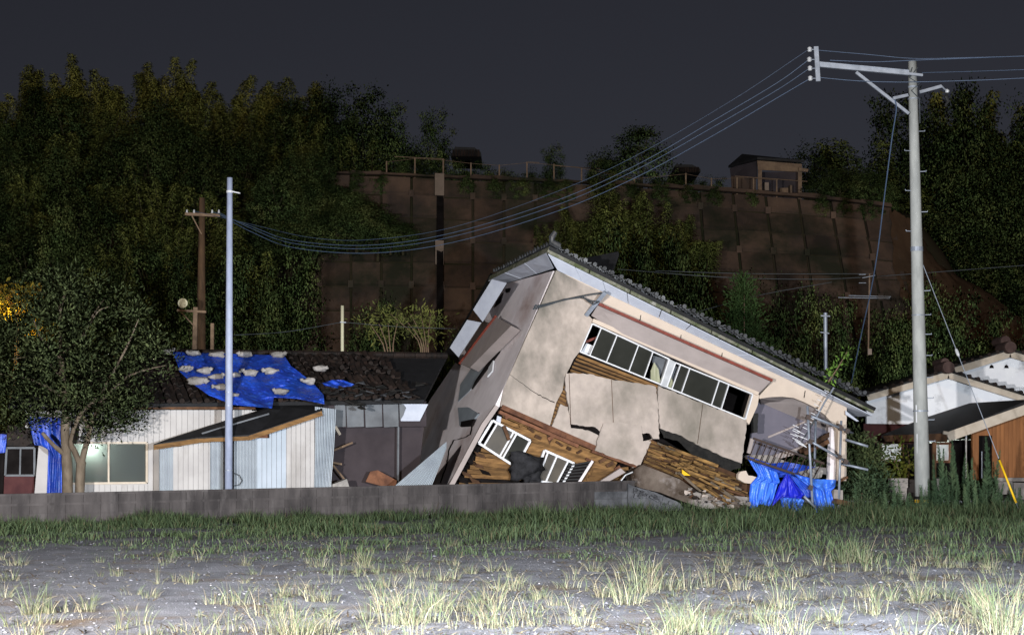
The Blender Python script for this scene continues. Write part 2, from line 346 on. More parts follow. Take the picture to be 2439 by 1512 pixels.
# bare bank falling away at the right end of the wall
bk = [[(2118, 500, 77), (2130, 640, 74), (2165, 780, 71), (2200, 960, 68)], [(2170, 520, 77), (2210, 640, 75), (2260, 790, 72), (2300, 960, 68.5)],
      [(2205, 600, 78), (2290, 680, 76), (2350, 800, 73), (2400, 960, 69)], [(2240, 640, 80), (2360, 700, 78), (2470, 790, 75), (2520, 960, 70)]]
v = np.array([[P(*c) for c in r] for r in bk]); n0 = 4
def bil(v, n):
    out = []
    for s in np.linspace(0, 3, n):
        a = min(int(s), 2); f = s - a
        for t in np.linspace(0, 3, n):
            c = min(int(t), 2); g = t - c
            out.append((v[a, c] * (1 - f) + v[a + 1, c] * f) * (1 - g) + (v[a, c + 1] * (1 - f) + v[a + 1, c + 1] * f) * g + rng.normal(0, .05, 3))
    return np.array(out)
n = 28; vv = bil(v, n); i = (np.arange(n - 1)[:, None] * n + np.arange(n - 1)).ravel()
tag(obj_np('bare_bank', mesh_np('bare_bank', vv, np.stack([i, i + 1, i + n + 1, i + n], 1), m='hill_bare', smooth=True)), kind='structure')
# drain chute with pale plates
ch = thing('drain_chute', rw(1052, 1), 'vertical drain chute with pale cover plates on the retaining wall', 'drain')
MB().prism([rw(1040, .1, .22), rw(1056, .1, .22), rw(1056, .98, .22), rw(1040, .98, .22)], (0, .3, 0)).build('channel', 'void', ch)
for (k0, k1, w, o) in ((-.004, .105, 11, .34), (.33, .45, 10, .36)):
    MB().prism([rw(1047 - w, k0, o), rw(1047 + w, k0, o), rw(1047 + w, k1, o), rw(1047 - w, k1, o)], (0, .3, 0)).build('cover_plate', 'plate', ch)

# ------------------------------------------------------------------ foliage makers
def leafquads(c, L, Wd, d, rg):
    n = len(c); d = d / (np.linalg.norm(d, axis=1, keepdims=True) + 1e-9)
    w = np.cross(d, rg.standard_normal((n, 3))); w /= np.linalg.norm(w, axis=1, keepdims=True) + 1e-9
    L = L[:, None]; Wd = Wd[:, None]
    v = np.stack([c, c + d * L * .45 + w * Wd / 2, c + d * L, c + d * L * .45 - w * Wd / 2], 1).reshape(-1, 3)
    return v, np.arange(n * 4).reshape(-1, 4)
def soft(me, nrm):                      # leaves shade as the rounded mass they belong to
    me.polygons.foreach_set('use_smooth', [True] * len(me.polygons)); nrm = nrm / (np.linalg.norm(nrm, axis=1, keepdims=True) + 1e-9)
    me.normals_split_custom_set_from_vertices(nrm.astype(np.float32).tolist()); return me
def bamboo_mesh(seed, h=10., nc=7, per=950, L=.28, Wd=.066, rad=1.5, m='leaf_bamboo'):
    rg = np.random.default_rng(seed); C = []; D = []; NN = []; tb = MB()
    for k in range(nc):
        a = rg.uniform(0, 2 * np.pi); r0 = rg.uniform(0, rad) ; hh = h * rg.uniform(.62, 1) if k else h
        b0 = np.array([r0 * np.cos(a), r0 * np.sin(a), 0]); a2 = a + rg.normal(0, .8); lean = rg.uniform(.06, .2) * hh
        f = lambda t: b0 + np.stack([np.cos(a2) * lean * t ** 2.2, np.sin(a2) * lean * t ** 2.2, hh * (t - .06 * t ** 4)], -1)
        tb.tube([Vector(f(np.array(t))) for t in (0, .25, .5, .75, .97)], [.05, .045, .04, .03, .012], 5)
        t = rg.beta(1.5, 1.05, per) * .78 + .22; p = f(t); ang = rg.uniform(0, 2 * np.pi, per)
        br = (1.12 - t) ** .75 * rg.uniform(.05, 1, per) * 1.45
        p = p + np.stack([np.cos(ang) * br, np.sin(ang) * br, -.32 * br ** 1.5 + rg.normal(0, .1, per)], -1)
        d = np.stack([np.cos(ang), np.sin(ang), -rg.uniform(.2, 1.5, per)], -1) + rg.normal(0, .3, (per, 3)); C.append(p); D.append(d)
        NN.append(np.stack([np.cos(ang), np.sin(ang), .35 + 0 * ang], -1) + rg.normal(0, .28, (per, 3)))
    C = np.concatenate(C); D = np.concatenate(D); n = len(C)
    v, q = leafquads(C, rg.uniform(.6, 1.3, n) * L, rg.uniform(.7, 1.3, n) * Wd, D, rg)
    return soft(mesh_np('bamboo_crown', v, q, m=m), np.repeat(np.concatenate(NN), 4, 0)), tb
def broad_mesh(seed, h=10., rx=3.2, rz=4.7, clumps=125, per=95, L=.215, Wd=.12, m='leaf_dark', low=.0):
    rg = np.random.default_rng(seed); tb = MB(); cz = h - rz
    tb.tube([(0, 0, -.3), (.1, 0, cz * .5), (.05, .1, cz)], [.22, .17, .12], 6)
    d = rg.standard_normal((clumps, 3)); d /= np.linalg.norm(d, axis=1, keepdims=True); d[:, 2] = np.where(d[:, 2] < -.9, -d[:, 2], d[:, 2])
    r = rg.uniform(.35, 1, clumps) ** .55; lump = 1 + .18 * np.sin(d[:, 0] * 5 + seed) + .15 * np.sin(d[:, 2] * 6 + 2 * seed)
    cc = d * (r * lump)[:, None] * np.array([rx, rx, rz]) + np.array([0, 0, cz])
    for k in range(7): tb.tube([Vector((0, .05, cz * rg.uniform(.5, .95))), Vector(cc[k] * .55 + np.array([0, 0, cz * .45])), Vector(cc[k])], [.09, .06, .02], 5)
    rs = rg.uniform(.35, .8, clumps) * rx / 3.2
    C = (cc[:, None] + rg.standard_normal((clumps, per, 3)) * rs[:, None, None] * np.array([.62, .62, .45])).reshape(-1, 3); n = len(C)
    D = C - np.repeat(cc, per, 0) + rg.normal(0, .35, (n, 3)); D[:, 2] -= .25
    v, q = leafquads(C, rg.uniform(.6, 1.3, n) * L, rg.uniform(.7, 1.3, n) * Wd, D, rg)
    nn = (C - np.repeat(cc, per, 0)) / np.repeat(rs, per)[:, None] * .8 + np.repeat(cc - np.array([0, 0, cz]), per, 0) / rx * .55 + rg.normal(0, .25, (n, 3)) + np.array([0, 0, .25])
    return soft(mesh_np('tree_crown', v, q, m=m), np.repeat(nn, 4, 0)), tb
def plant(name, crown, tb, label, cat, group, trunk='bark_far', loc=(0, 0, 0), tn='trunk'):
    t = thing(name, (0, 0, 0), label, cat, group); o = obj_np('crown', crown, t); tb.build(tn, trunk, t); t.location = loc; return t
BAM = [bamboo_mesh(s) for s in (1, 2, 3, 4)]; PLM = [bamboo_mesh(s, nc=6, per=1400, rad=1.0, m='leaf_bamboo_lit') for s in (6, 7, 8, 9)]; BRD = [broad_mesh(s) for s in (11, 12, 13, 14)]
def mk(kind, k, loc, sx, sz, label, group, name=None, m=None):
    LS = {'b': BAM, 'p': PLM, 't': BRD}[kind]; cr, tb = LS[k % 4]
    t = thing(name or ('bamboo_clump' if kind in 'bp' else 'broadleaf_tree'), loc, label, 'bamboo' if kind in 'bp' else 'tree', group)
    t.scale = (sx, sx, sz); t.rotation_euler = (0, 0, random.uniform(0, 6.28))
    obj_np('crown', cr, t)
    if isinstance(tb, MB):
        me = bpy.data.meshes.new('trunk'); me.from_pydata(tb.v, [], tb.f); me.materials.append(MATS['bark_far'])
        tb = me; LS[k % 4] = (cr, me)
    obj_np('culms' if kind in 'bp' else 'trunk', tb, t); return t
def tree_at(kind, k, u, vt, Y, rpx, label, group, hmin=3., name=None, zbase=None):
    p = P(u, vt, Y); zb = float(hz(p.x, p.y)) - .3 if zbase is None else zbase
    h = max(hmin, p.z - zb); r = rpx * Y / FPX
    return mk(kind, k, (p.x, p.y, p.z - h), r / (2.4 if kind in 'bp' else 3.1), h / 10., label, group, name)
# left hillside
SU = [-80, 0, 40, 80, 120, 180, 225, 260, 300, 350, 390, 425, 480, 510, 560, 600, 650, 720, 800, 870, 920, 960, 1000, 1060, 1100]
SV = [260, 232, 250, 140, 150, 128, 195, 150, 190, 130, 165, 138, 178, 250, 168, 190, 200, 185, 218, 228, 245, 300, 285, 320, 370]
sil = lambda u: float(np.interp(u, SU, SV))
GL, GR = 'trees massed on the left hillside', 'trees massed on the right hillside'
LB, LT = 'feathery bamboo clump in the dark grove on the left hillside', 'dark broadleaf tree in the grove on the left hillside'
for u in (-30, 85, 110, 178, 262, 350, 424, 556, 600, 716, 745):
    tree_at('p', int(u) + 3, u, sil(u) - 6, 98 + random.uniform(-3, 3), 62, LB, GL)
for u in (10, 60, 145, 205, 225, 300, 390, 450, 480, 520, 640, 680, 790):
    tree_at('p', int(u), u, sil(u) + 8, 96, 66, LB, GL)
for u, vt, r in ((800, 212, 75), (870, 226, 80), (930, 262, 62), (1035, 292, 48), (985, 330, 40), (700, 235, 70)):
    tree_at('t', u, u, vt, 92, r, LT, GL, hmin=5)
for row, (Y, dv, umax, rp) in enumerate(((92, 75, 900, 62), (87, 150, 800, 64), (81, 225, 790, 66), (76, 310, 770, 68), (71, 395, 730, 68), (66, 490, 660, 66), (62, 580, 650, 64))):
    u = -60 + 25 * (row % 2)
    while u < umax:
        s = min(sil(u), 215); kd = 'b' if random.random() < (.5 if row < 3 else .3) else 't'
        tree_at(kd, random.randrange(4), u, s + dv + random.uniform(-30, 30), Y + random.uniform(-2, 2), rp * random.uniform(.85, 1.2), LB if kd == 'b' else LT, GL, hmin=4.5)
        u += random.uniform(62, 84)
for u, vt, r in ((770, 425, 50), (745, 470, 60), (790, 440, 60), (850, 480, 60), (900, 520, 50), (760, 510, 60), (700, 520, 60), (960, 530, 38), (830, 445, 50), (880, 480, 55), (930, 515, 45), (720, 450, 50), (800, 500, 55)):
    Y = 75.2 - 9 * (vt + r - 418) / 487.
    tree_at('t', u, u, vt, Y, r, 'leafy shrub creeping over the left end of the retaining wall', 'shrubs over the left end of the retaining wall', name='shrub', hmin=1.5, zbase=P(u, vt + 2.0 * r, Y).z)
for u, vt, r in ((690, 372, 56), (735, 385, 52), (775, 398, 44), (660, 400, 60), (705, 430, 52)):
    tree_at('t', u, u, vt, 74.5 if vt < 400 else 73, r, LT, GL, hmin=3.5, zbase=P(u, vt + 2.2 * r, 74).z)
# right hillside
RU = [1930, 1990, 2050, 2130, 2200, 2260, 2310, 2350, 2438, 2520]; RV = [385, 318, 292, 262, 250, 200, 172, 228, 262, 250]
silr = lambda u: float(np.interp(u, RU, RV))
RB, RT = 'tall bamboo plume on the dark right hillside', 'dark broadleaf tree on the right hillside'
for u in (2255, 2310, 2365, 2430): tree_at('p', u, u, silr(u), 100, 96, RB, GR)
for row, (Y, dv, u0, rp) in enumerate(((97, 15, 1975, 66), (92, 110, 1995, 70), (87, 215, 2080, 72), (84, 330, 2195, 72), (81, 440, 2280, 70), (79, 540, 2350, 66))):
    u = u0
    while u < 2500:
        kd = 'b' if random.random() < .25 else 't'
        tree_at(kd, random.randrange(4), u, silr(u) + dv + random.uniform(-20, 25), Y, rp * (1.7 if kd == 'b' else 1.25), RB if kd == 'b' else RT, GR, hmin=6)
        u += random.uniform(66, 90)
# hilltop
cr_, tb_ = broad_mesh(77, rx=3.2, rz=4.9, clumps=150, per=80, L=.2, Wd=.12)
p_ = P(1525, 318, 86); plant('round_tree', cr_, tb_, 'round dark tree standing on the hilltop right of the roof peak', 'tree', None, loc=(p_.x, p_.y, p_.z - 5.4)).scale = (.72, .72, .54)
tree_at('t', 1, 1440, 352, 85, 45, 'small dark tree left of the round hilltop tree', None, hmin=4)
tree_at('t', 3, 1316, 366, 84, 34, 'small lone bush behind the hilltop fence', None, hmin=3)
for u, vt, r in ((955, 395, 40), (1015, 400, 42), (1090, 388, 46), (1150, 392, 46), (1205, 400, 40), (1260, 408, 34), (1600, 425, 40), (1660, 428, 40), (1710, 430, 36)):
    tree_at('t', u // 5, u, vt, 82, r, 'low bush in the hedge behind the hilltop fence', 'hedge behind the hilltop fence', hmin=2.4, name='bush')
for u, vt, r in ((1950, 408, 40), (2000, 402, 46), (2060, 412, 46), (2105, 430, 36)):
    tree_at('t', u // 5, u, vt, 79.5, r, 'scrubby bush right of the hilltop shed', 'scrub right of the hilltop shed', hmin=2.4, name='bush')
for u, vt, r in ((2130, 735, 60), (2210, 720, 70), (2290, 745, 70), (2370, 760, 70), (2450, 770, 70), (2150, 800, 60), (2260, 800, 60)):
    tree_at('t', u // 7, u, vt, 63, r, 'dark shrub on the slope behind the gabled house', 'shrubs behind the gabled house', name='shrub')
# growth on and below the wall
for u, vt, r in ((790, 408, 24), (850, 412, 22), (905, 414, 24), (1110, 420, 20), (1180, 424, 24), (1240, 422, 26), (1300, 424, 28), (1345, 428, 26), (1500, 436, 26), (1570, 440, 28), (1640, 444, 26), (1700, 448, 22), (1790, 458, 16), (1955, 470, 24), (2010, 476, 26), (2070, 480, 30)):
    tree_at('t', u // 3, u, vt, 77.0, r, 'scrubby growth spilling over the top edge of the retaining wall', 'scrub along the top edge of the retaining wall', hmin=1.6, name='bush', zbase=P(u, vt + r * 1.5, 77).z)
for u, vt, r in ((1360, 480, 36), (1310, 520, 30), (1560, 470, 44), (1630, 490, 40), (1680, 540, 36), (1500, 450, 40)):
    tree_at('b', u // 7, u, vt, 74.6 - 9 * (vt + 1.6 * r - 440) / 465, r * 1.35, 'olive bamboo leaning on the middle of the retaining wall', 'bamboo on the middle of the retaining wall', hmin=2, zbase=P(u, vt + 4.2 * r, 74.6 - 9 * (vt + 1.6 * r - 440) / 465).z)
for u, vt, r in ((1435, 398, 40), (1400, 470, 52), (1470, 480, 62), (1540, 500, 60), (1600, 520, 52), (1370, 560, 46), (1640, 560, 44)):
    tree_at('b', u // 7, u, vt, 74.6 - 9 * (vt + 1.6 * r - 440) / 465, r * 1.35, 'olive bamboo leaning on the middle of the retaining wall', 'bamboo on the middle of the retaining wall', hmin=2, zbase=P(u, vt + 4.2 * r, 74.6 - 9 * (vt + 1.6 * r - 440) / 465).z)
for u, vt, r in ((1380, 640, 60), (1450, 610, 70), (1530, 600, 75), (1610, 600, 75), (1690, 640, 70), (1770, 690, 60), (1850, 720, 60), (1930, 735, 55), (2010, 760, 50), (1310, 700, 50), (2090, 790, 50)):
    tree_at('t', u // 7, u, vt, 64, r, 'dark shrub at the foot of the retaining wall', 'shrubs at the foot of the retaining wall', name='shrub')
for u, vt, r in ((880, 735, 48), (920, 760, 44), (640, 745, 55), (1000, 780, 40), (1075, 790, 40)):
    tree_at('t', u // 7, u, vt, 60, r, 'dark shrub behind the low tiled roof', 'shrubs behind the low tiled roof', name='shrub')

# ================================================================== collapsed two-storey house
PSI = R(14); FN = Vector((math.sin(PSI), -math.cos(PSI), 0)); FIN = -FN            # facade plane: out / in
F0 = P(1214, 891, 42.2)
def fp(u, v, off=0.): return hit(u, v, F0 + FN * off, FN)
def K1(x, y): return (926.3 + x * .40843, 555.8 + y * .40843)
def K2(x, y): return (1482.1 + x * .40843, 617.5 + y * .40843)
def K3(x, y): return (1451.2 + x * .15192, 1018.9 + y * .15192)
def K4(x, y): return (1265.98 + x * .20421, 710.2 + y * .20421)       # close-up of the bay
def f1(x, y, off=0.): return fp(*K1(x, y), off)
def f2(x, y, off=0.): return fp(*K2(x, y), off)
def f3(x, y, off=0.): return fp(*K3(x, y), off)
LDIR = (fp(1214, 891) - fp(1324.5, 643.6)).normalized(); LN = LDIR.cross(FIN).normalized()
if LN.x > 0: LN = -LN
def lp(u, v, off=0.): return hit(u, v, F0 + LN * off, LN)
def l1(x, y, off=0.): return lp(*K1(x, y), off)
def jag(pts, amp, step, closed=True):
    out = []; n = len(pts)
    for i in range(n if closed else n - 1):
        a, b = pts[i], pts[(i + 1) % n]; d = math.dist(a, b); k = max(1, int(d / step))
        for j in range(k):
            t = j / k; e = amp if 0 < j else amp * .3
            out.append((a[0] + (b[0] - a[0]) * t + random.uniform(-e, e), a[1] + (b[1] - a[1]) * t + random.uniform(-e, e)))
    return out
house = thing('collapsed_house', (6, 43, 0), 'collapsed two-storey cream house tilted steeply onto its right side', 'house')
def sheet(name, pts, off, th, m, parent=house, amp=0, step=14, **k):
    pts = jag(pts, amp, step) if amp else pts
    return MB().prism([fp(u, v, off) for u, v in pts], FIN * th).build(name, m, parent, **k)
def lsheet(name, pts, off, th, m, parent=house, **k):
    return MB().prism([lp(u, v, off) for u, v in pts], -LN * th).build(name, m, parent, **k)
# --- body behind the cladding, so that broken openings look into a dark room
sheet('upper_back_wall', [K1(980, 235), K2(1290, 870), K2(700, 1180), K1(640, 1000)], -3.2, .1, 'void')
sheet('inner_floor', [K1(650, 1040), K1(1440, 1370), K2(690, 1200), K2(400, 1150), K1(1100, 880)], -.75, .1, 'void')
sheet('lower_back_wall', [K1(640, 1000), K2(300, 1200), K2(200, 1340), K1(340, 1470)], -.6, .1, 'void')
# --- stucco of the front
ST = K1(975, 215)
wall = sheet('front_wall', [K1(975, 215), K1(1290, 372), K1(1200, 430), K1(1163, 478), K1(1185, 500), K1(1183, 525), K1(1110, 690), K1(1075, 735), K1(1052, 785), K1(1022, 838), K1(1012, 915), K1(975, 985), K1(935, 1130), K1(800, 1075), K1(648, 1005), K1(668, 905), K1(705, 820)], 0, .14, 'stucco_stained')
cr = jag([K1(703, 822), K1(745, 850), K1(800, 890), K1(850, 925), K1(905, 955), K1(978, 987)], 1.2, 5, False)
c2 = [(u + .3, v + 1.0 + 1.6 * i / len(cr)) for i, (u, v) in enumerate(cr)]
MB().prism([fp(u, v, .006) for u, v in cr] + [fp(u, v, .006) for u, v in c2[::-1]], FIN * .02).build('crack', 'void', wall)
# strip under the eaves with the arched opening at its right
arch = [K2(800, 812), K2(860, 803), K2(930, 800), K2(1000, 808), K2(1060, 832), K2(1120, 862), K2(1180, 905), K2(1228, 962), K2(1244, 1000)]
up = sheet('upper_wall', [(1330, 641), (1480, 711), (1745, 836), (2016, 966), K2(1305, 1290), K2(1258, 1290), K2(1244, 1000)] + arch[::-1][1:] + [K2(795, 800), K2(870, 712), K2(400, 520), K2(0, 335), K1(1240, 405)], -.02, .12, 'stucco_clean')
for x, y in ((340, 440), (580, 545), (1063, 765), (105, 325)):
    MB().prism([f2(x, y, -.012), f2(x + 4, y, -.012), f2(x - 2, y + 42, -.012), f2(x - 7, y + 42, -.012)], FIN * .01).build('joint', 'void', up)
# arch reveal and the recessed balcony wall behind
MB().prism([fp(*a, -.14) for a in arch] + [fp(a[0] + 3, a[1] + 14, -1.0) for a in arch[::-1]], Vector((0, .02, .05))).build('arch_reveal', 'hood', house)
sheet('recess_wall', [K2(760, 780), K2(1260, 780), K2(1260, 1030), K2(1100, 1085), K2(1000, 1120), K2(860, 1160), K2(740, 1180), K2(755, 960)], -1.05, .1, 'recess_shade')
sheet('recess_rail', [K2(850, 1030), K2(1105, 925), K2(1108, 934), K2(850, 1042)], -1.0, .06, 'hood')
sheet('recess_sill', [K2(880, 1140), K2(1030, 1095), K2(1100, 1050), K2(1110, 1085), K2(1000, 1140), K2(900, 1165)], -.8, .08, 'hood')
sheet('balcony_floor', [K2(740, 1140), K2(860, 1140), K2(1000, 1195), K2(1240, 1220), K2(1240, 1260), K2(1000, 1230), K2(735, 1165)], -.5, .5, 'concrete')
sheet('corner_post', [K2(1218, 975), K2(1250, 985), K2(1240, 1300), K2(1205, 1300)], -.25, .2, 'stucco_side')
sheet('broken_jamb', [K2(760, 905), K2(792, 895), K2(788, 1008), K2(765, 1012)], .0, .15, 'black_paint', amp=1, step=6)
# --- window hood with red flashing
hp = [K1(1222, 412), K2(0, 322), K2(872, 706)]; hb = [K1(1180, 478), K2(0, 452), K2(790, 788)]
b = MB()
for i in range(2):
    q = [fp(*hp[i], .42), fp(*hp[i + 1], .42), fp(*hb[i + 1], .07), fp(*hb[i], .07)]; b.prism(q, FIN * .05)
b.prism([fp(*hp[2], .42), fp(*hb[2], .07), fp(*hb[2], -.03), fp(*hp[2], -.03)], (-.05, 0, -.02))
b.build('window_hood', 'hood', house)
b = MB(); b.bar(fp(*hp[0], .45), fp(*hp[1], .45), .075, .09, FN); b.bar(fp(*hp[1], .45), fp(*hp[2], .45), .075, .09, FN); b.build('red_flashing', 'red_metal', house)
b = MB(); b.bar(f1(1184, 508, .05), f2(788, 783, .05), .11, .14, FN); b.build('window_head', 'stucco_clean', house)
sheet('bay_end', [K2(758, 783), K2(797, 790), K2(788, 850), K2(738, 962), K2(713, 935)], .05, .2, 'stucco_clean')
# --- windows
def window(name, TL, TR, BR, BL, seps, off, fw, panes, parent=house, fm='white_frame', dp=.09, label=None):
    q = [fp(*c, off) for c in (TL, TR, BR, BL)]
    b = MB()
    for i in range(4): b.bar(q[i], q[(i + 1) % 4], fw, dp, FN)
    for s in seps:
        b.bar(q[0].lerp(q[1], s), q[3].lerp(q[2], s), fw * .75, dp * .8, FN)
    w = b.build(name, fm, parent, label=label); ed = [0] + list(seps) + [1]
    for i, pm in enumerate(panes):
        if not pm: continue
        a, c = ed[i], ed[i + 1]; g = FIN * (.012 + .018 * (i % 2))
        MB().prism([q[0].lerp(q[1], a) + g, q[0].lerp(q[1], c) + g, q[3].lerp(q[2], c) + g, q[3].lerp(q[2], a) + g], FIN * .008).build('pane', pm, w)
    return w
window('window', K1(1183, 527), K2(270, 582), K2(222, 730), K1(1112, 690), (.118, .322, .60, .79), .03, .034, (None, 'glass', 'glass', 'glass', None))
window('window', K2(307, 602), K2(757, 786), K2(714, 932), K2(256, 745), (.065, .185, .565, .69), .03, .034, (None, 'glass', 'glass', 'glass', None))
sheet('mullion', [K2(274, 580), K2(308, 598), K2(255, 748), K2(220, 736)], .07, .16, 'alu')
# what shows through the open sashes
sheet('room_panel', [K1(1120, 690), K1(1150, 640), K1(1205, 660), K1(1190, 715)], -.5, .05, 'white_plaster')
sheet('room_rail', [K1(1145, 625), K1(1210, 600), K1(1212, 612), K1(1148, 640)], -.45, .05, 'red_metal')
sheet('room_panel', [K2(180, 560), K2(268, 585), K2(245, 680), K2(160, 700)], -.5, .05, 'fibre_sheet')
sheet('curtain', [K2(185, 600), K2(210, 640), K2(222, 725), K2(165, 705), K2(165, 650)], -.12, .03, 'curtain')
sheet('curtain', [K2(262, 690), K2(280, 660), K2(300, 745), K2(258, 750)], -.12, .03, 'curtain')
sheet('room_panel', [K2(285, 620), K2(335, 625), K2(318, 760), K2(262, 740)], -.4, .05, 'fibre_sheet')
# --- bare lath below the first window
def laths(name, A, B, C, D, n, off, w=.95, parent=house, m='lath', depth=.03, skip=0.):
    for i in range(n):
        if random.random() < skip: continue
        t = (i + .5) / n
        a = fp(A[0] + (D[0] - A[0]) * t, A[1] + (D[1] - A[1]) * t, off + random.uniform(-.012, .012)); c = fp(B[0] + (C[0] - B[0]) * t, B[1] + (C[1] - B[1]) * t, off + random.uniform(-.012, .012))
        h = (fp(*A, off) - fp(*D, off)).length / n * w * random.uniform(.8, 1.02)
        MB().bar(a, c, h, depth, FN).build(name, m, parent)
sheet('lath_backing', [K1(1090, 690), K2(222, 735), K2(215, 800), K1(1030, 900)], -.12, .04, 'void')
laths('lath_board', K1(1104, 702), K2(222, 742), K2(210, 880), K1(1020, 872), 8, -.05, .68)
sheet('strip_backing', [K1(1020, 850), K1(1045, 860), K1(1060, 1010), K1(935, 1230), K1(905, 1130)], -.2, .04, 'dark_wood')
laths('lath_board', K1(1008, 880), K1(1060, 905), K1(960, 1180), K1(915, 1150), 13, -.14, .72)
# --- stucco slabs hanging off the front
def slab(pts, off, th, joints=(), tilt=None, label=None, m='stucco'):
    s = sheet('stucco_slab', pts, off, th, m, amp=1.5, step=7, label=label)
    for (a, c) in joints:
        MB().prism([fp(*a, off + .004), fp(a[0] + 1.3, a[1], off + .004), fp(c[0] + 1.3, c[1], off + .004), fp(*c, off + .004)], FIN * .006).build('joint', 'dark_wood', s)
    return s
slab([K1(1030, 815), K1(1170, 818), K1(1295, 850), K1(1512, 882), K2(193, 742), K2(205, 830), K2(215, 1046), K2(178, 1045), K1(1520, 1165), K1(1240, 1165), K1(1225, 1150), K1(1160, 1132), K1(1060, 1118), K1(1050, 1020), K1(1035, 950), K1(1026, 850)], .06, .09, [(K1(1048, 818), K1(1058, 1115)), (K1(1295, 852), K1(1306, 1105))], label='largest loose stucco slab under the left window row')
slab([K1(1000, 995), K1(1042, 1012), K1(1062, 1128), K1(1110, 1132), K1(1160, 1142), K1(1228, 1162), K1(1196, 1262), K1(945, 1138)], .0, .09, label='broken stucco slab beside the lath gap')
slab([K1(1250, 1105), K1(1335, 1100), K1(1400, 1108), K1(1470, 1120), K2(120, 1060), K2(175, 1045), K2(135, 1135), K2(95, 1222), K2(55, 1214), K1(1440, 1352), K1(1320, 1310), K1(1200, 1264), K1(1225, 1180)], .13, .09, label='lowest stucco slab overlapping the one above')
slab([K2(210, 737), K2(470, 840), K2(725, 936), K2(716, 1040), K2(706, 1100), K2(695, 1188), K2(600, 1155), K2(430, 1078), K2(345, 1028), K2(220, 985), K2(206, 830)], .05, .1, [(K2(467, 842), K2(436, 1074))], label='right stucco slab under the second window row')
sheet('gap', [K1(1058, 1110), K1(1110, 1120), K1(1165, 1126), K1(1200, 1128), K1(1240, 1158), K1(1232, 1180), K1(1205, 1166), K1(1160, 1146), K1(1062, 1134)], .075, .02, 'void', amp=1, step=6)  # solid dark strip over the slabs, painting the shade of the gap
sheet('plug', [K1(1060, 1118), K1(1240, 1165), K1(1235, 1270), K1(1150, 1180)], -.2, .05, 'void')
# torn felt behind the right slab
sheet('torn_felt', [K2(215, 980), K2(430, 1060), K2(700, 1180), K2(690, 1215), K2(640, 1225), K2(600, 1260), K2(560, 1215), K2(480, 1175), K2(400, 1135), K2(330, 1060), K2(240, 1040)], -.04, .04, 'felt', amp=2.2, step=7)
# --- lower storey: beam, boards, windows
for (a, c, w, o) in ((K1(655, 1012), K1(945, 1140), .13, .02), (K1(900, 1122), K1(1450, 1362), .15, -.02), (K1(640, 1040), K1(1100, 1240), .09, -.12), (K1(1180, 1270), K1(1470, 1372), .06, .12)):
    MB().bar(fp(*c, o), fp(*a, o), w, .16, FN).build('beam', 'beam', house)
laths('wall_board', K1(672, 1045), K1(1330, 1335), K1(1250, 1475), K1(400, 1475), 17, -.24, .84, skip=.06)
for i, (x, y) in enumerate(((530, 1290), (480, 1330), (520, 1350), (560, 1390), (450, 1400), (430, 1440), (500, 1440), (410, 1470))):
    MB().prism([f1(x + a, y + c, -.17) for a, c in ((-34, -20), (22, 0), (36, 22), (-14, 10))], FIN * .05).build('dark_board', 'void' if i % 2 else 'dark_wood', house)  # near-black and dark brown pieces set before the wall boards
for i in range(12):
    x = 690 + i * 58 + random.uniform(-15, 15); y = 1085 + i * 27 + random.uniform(-8, 14); L = random.uniform(25, 60); s = random.choice((-1, .9, 1.2))
    MB().bar(f1(x, y, -.1), f1(x + L * .8, y + L * .45 * s, -.12), random.uniform(.05, .11), .05, FN).build('split_board', random.choice(('dark_wood', 'dark_wood', 'beam', 'lath')), house)
laths('wall_board', K1(1195, 1375), K1(1400, 1360), K1(1330, 1475), K1(1120, 1475), 6, -.18, .85)
w1 = window('window', K1(602, 1090), K1(822, 1208), K1(738, 1362), K1(522, 1222), (.13, .56, .64), -.06, .06, (None, 'frost', 'frost', 'glass'), label='lower window with brown panes nearest the house corner')
w2 = window('window', K1(905, 1264), K1(1078, 1340), K1(1008, 1462), K1(842, 1440), (.12, .42, .8), -.02, .06, (None, 'frost', 'frost', 'glass'), label='lower window half buried beside the black bag')
MB().bar(f1(668, 1120, .04), f1(700, 1205, .04), .09, .05, FN).build('broken_batten', 'dark_wood', house)
sheet('louvre', [K1(1040, 1350), K1(1190, 1322), K1(1110, 1458), K1(985, 1456)], .02, .05, 'void')
for i in range(7):
    t = i / 6; MB().bar(f1(1045 - 55 * t, 1352 + 100 * t, .05), f1(1180 - 75 * t, 1330 + 122 * t, .05), .035, .03, FN).build('louvre_slat', 'black_paint', house)
MB().bar(f1(1186, 1325, .06), f1(1100, 1462, .06), .07, .05, FN).build('louvre_side', 'stucco_side', house)
sheet('plaster_hole', [K1(632, 1062), K1(655, 1070), K1(650, 1108), K1(625, 1090)], -.2, .04, 'soffit')
# --- left side of the house
side = lsheet('side_wall', [K1(958, 218), K1(690, 292), K1(540, 517), K1(405, 725), K1(300, 880), K1(235, 975), K1(170, 1140), K1(100, 1320), K1(60, 1400), K1(20, 1475), K1(348, 1475), K1(440, 1290), K1(540, 1110), K1(620, 1000), K1(665, 905), K1(703, 818)], 0, .12, 'stucco_side')
lsheet('side_hood', [K1(620, 486), K1(712, 538), K1(472, 782), K1(410, 757)], .34, .3, 'hood')
MB().bar(l1(622, 484, .36), l1(412, 757, .36), .06, .08, LN).build('hood_edge', 'red_metal', house)
lsheet('side_window', [K1(700, 560), K1(672, 640), K1(470, 915), K1(402, 980), K1(415, 880), K1(476, 790)], .02, .05, 'corrugate')
lsheet('side_window_gap', [K1(650, 640), K1(640, 690), K1(480, 905), K1(500, 860)], .05, .05, 'void')
lsheet('side_window_sash', [K1(607, 740), K1(600, 800), K1(570, 835), K1(580, 780)], .08, .05, 'white_frame')
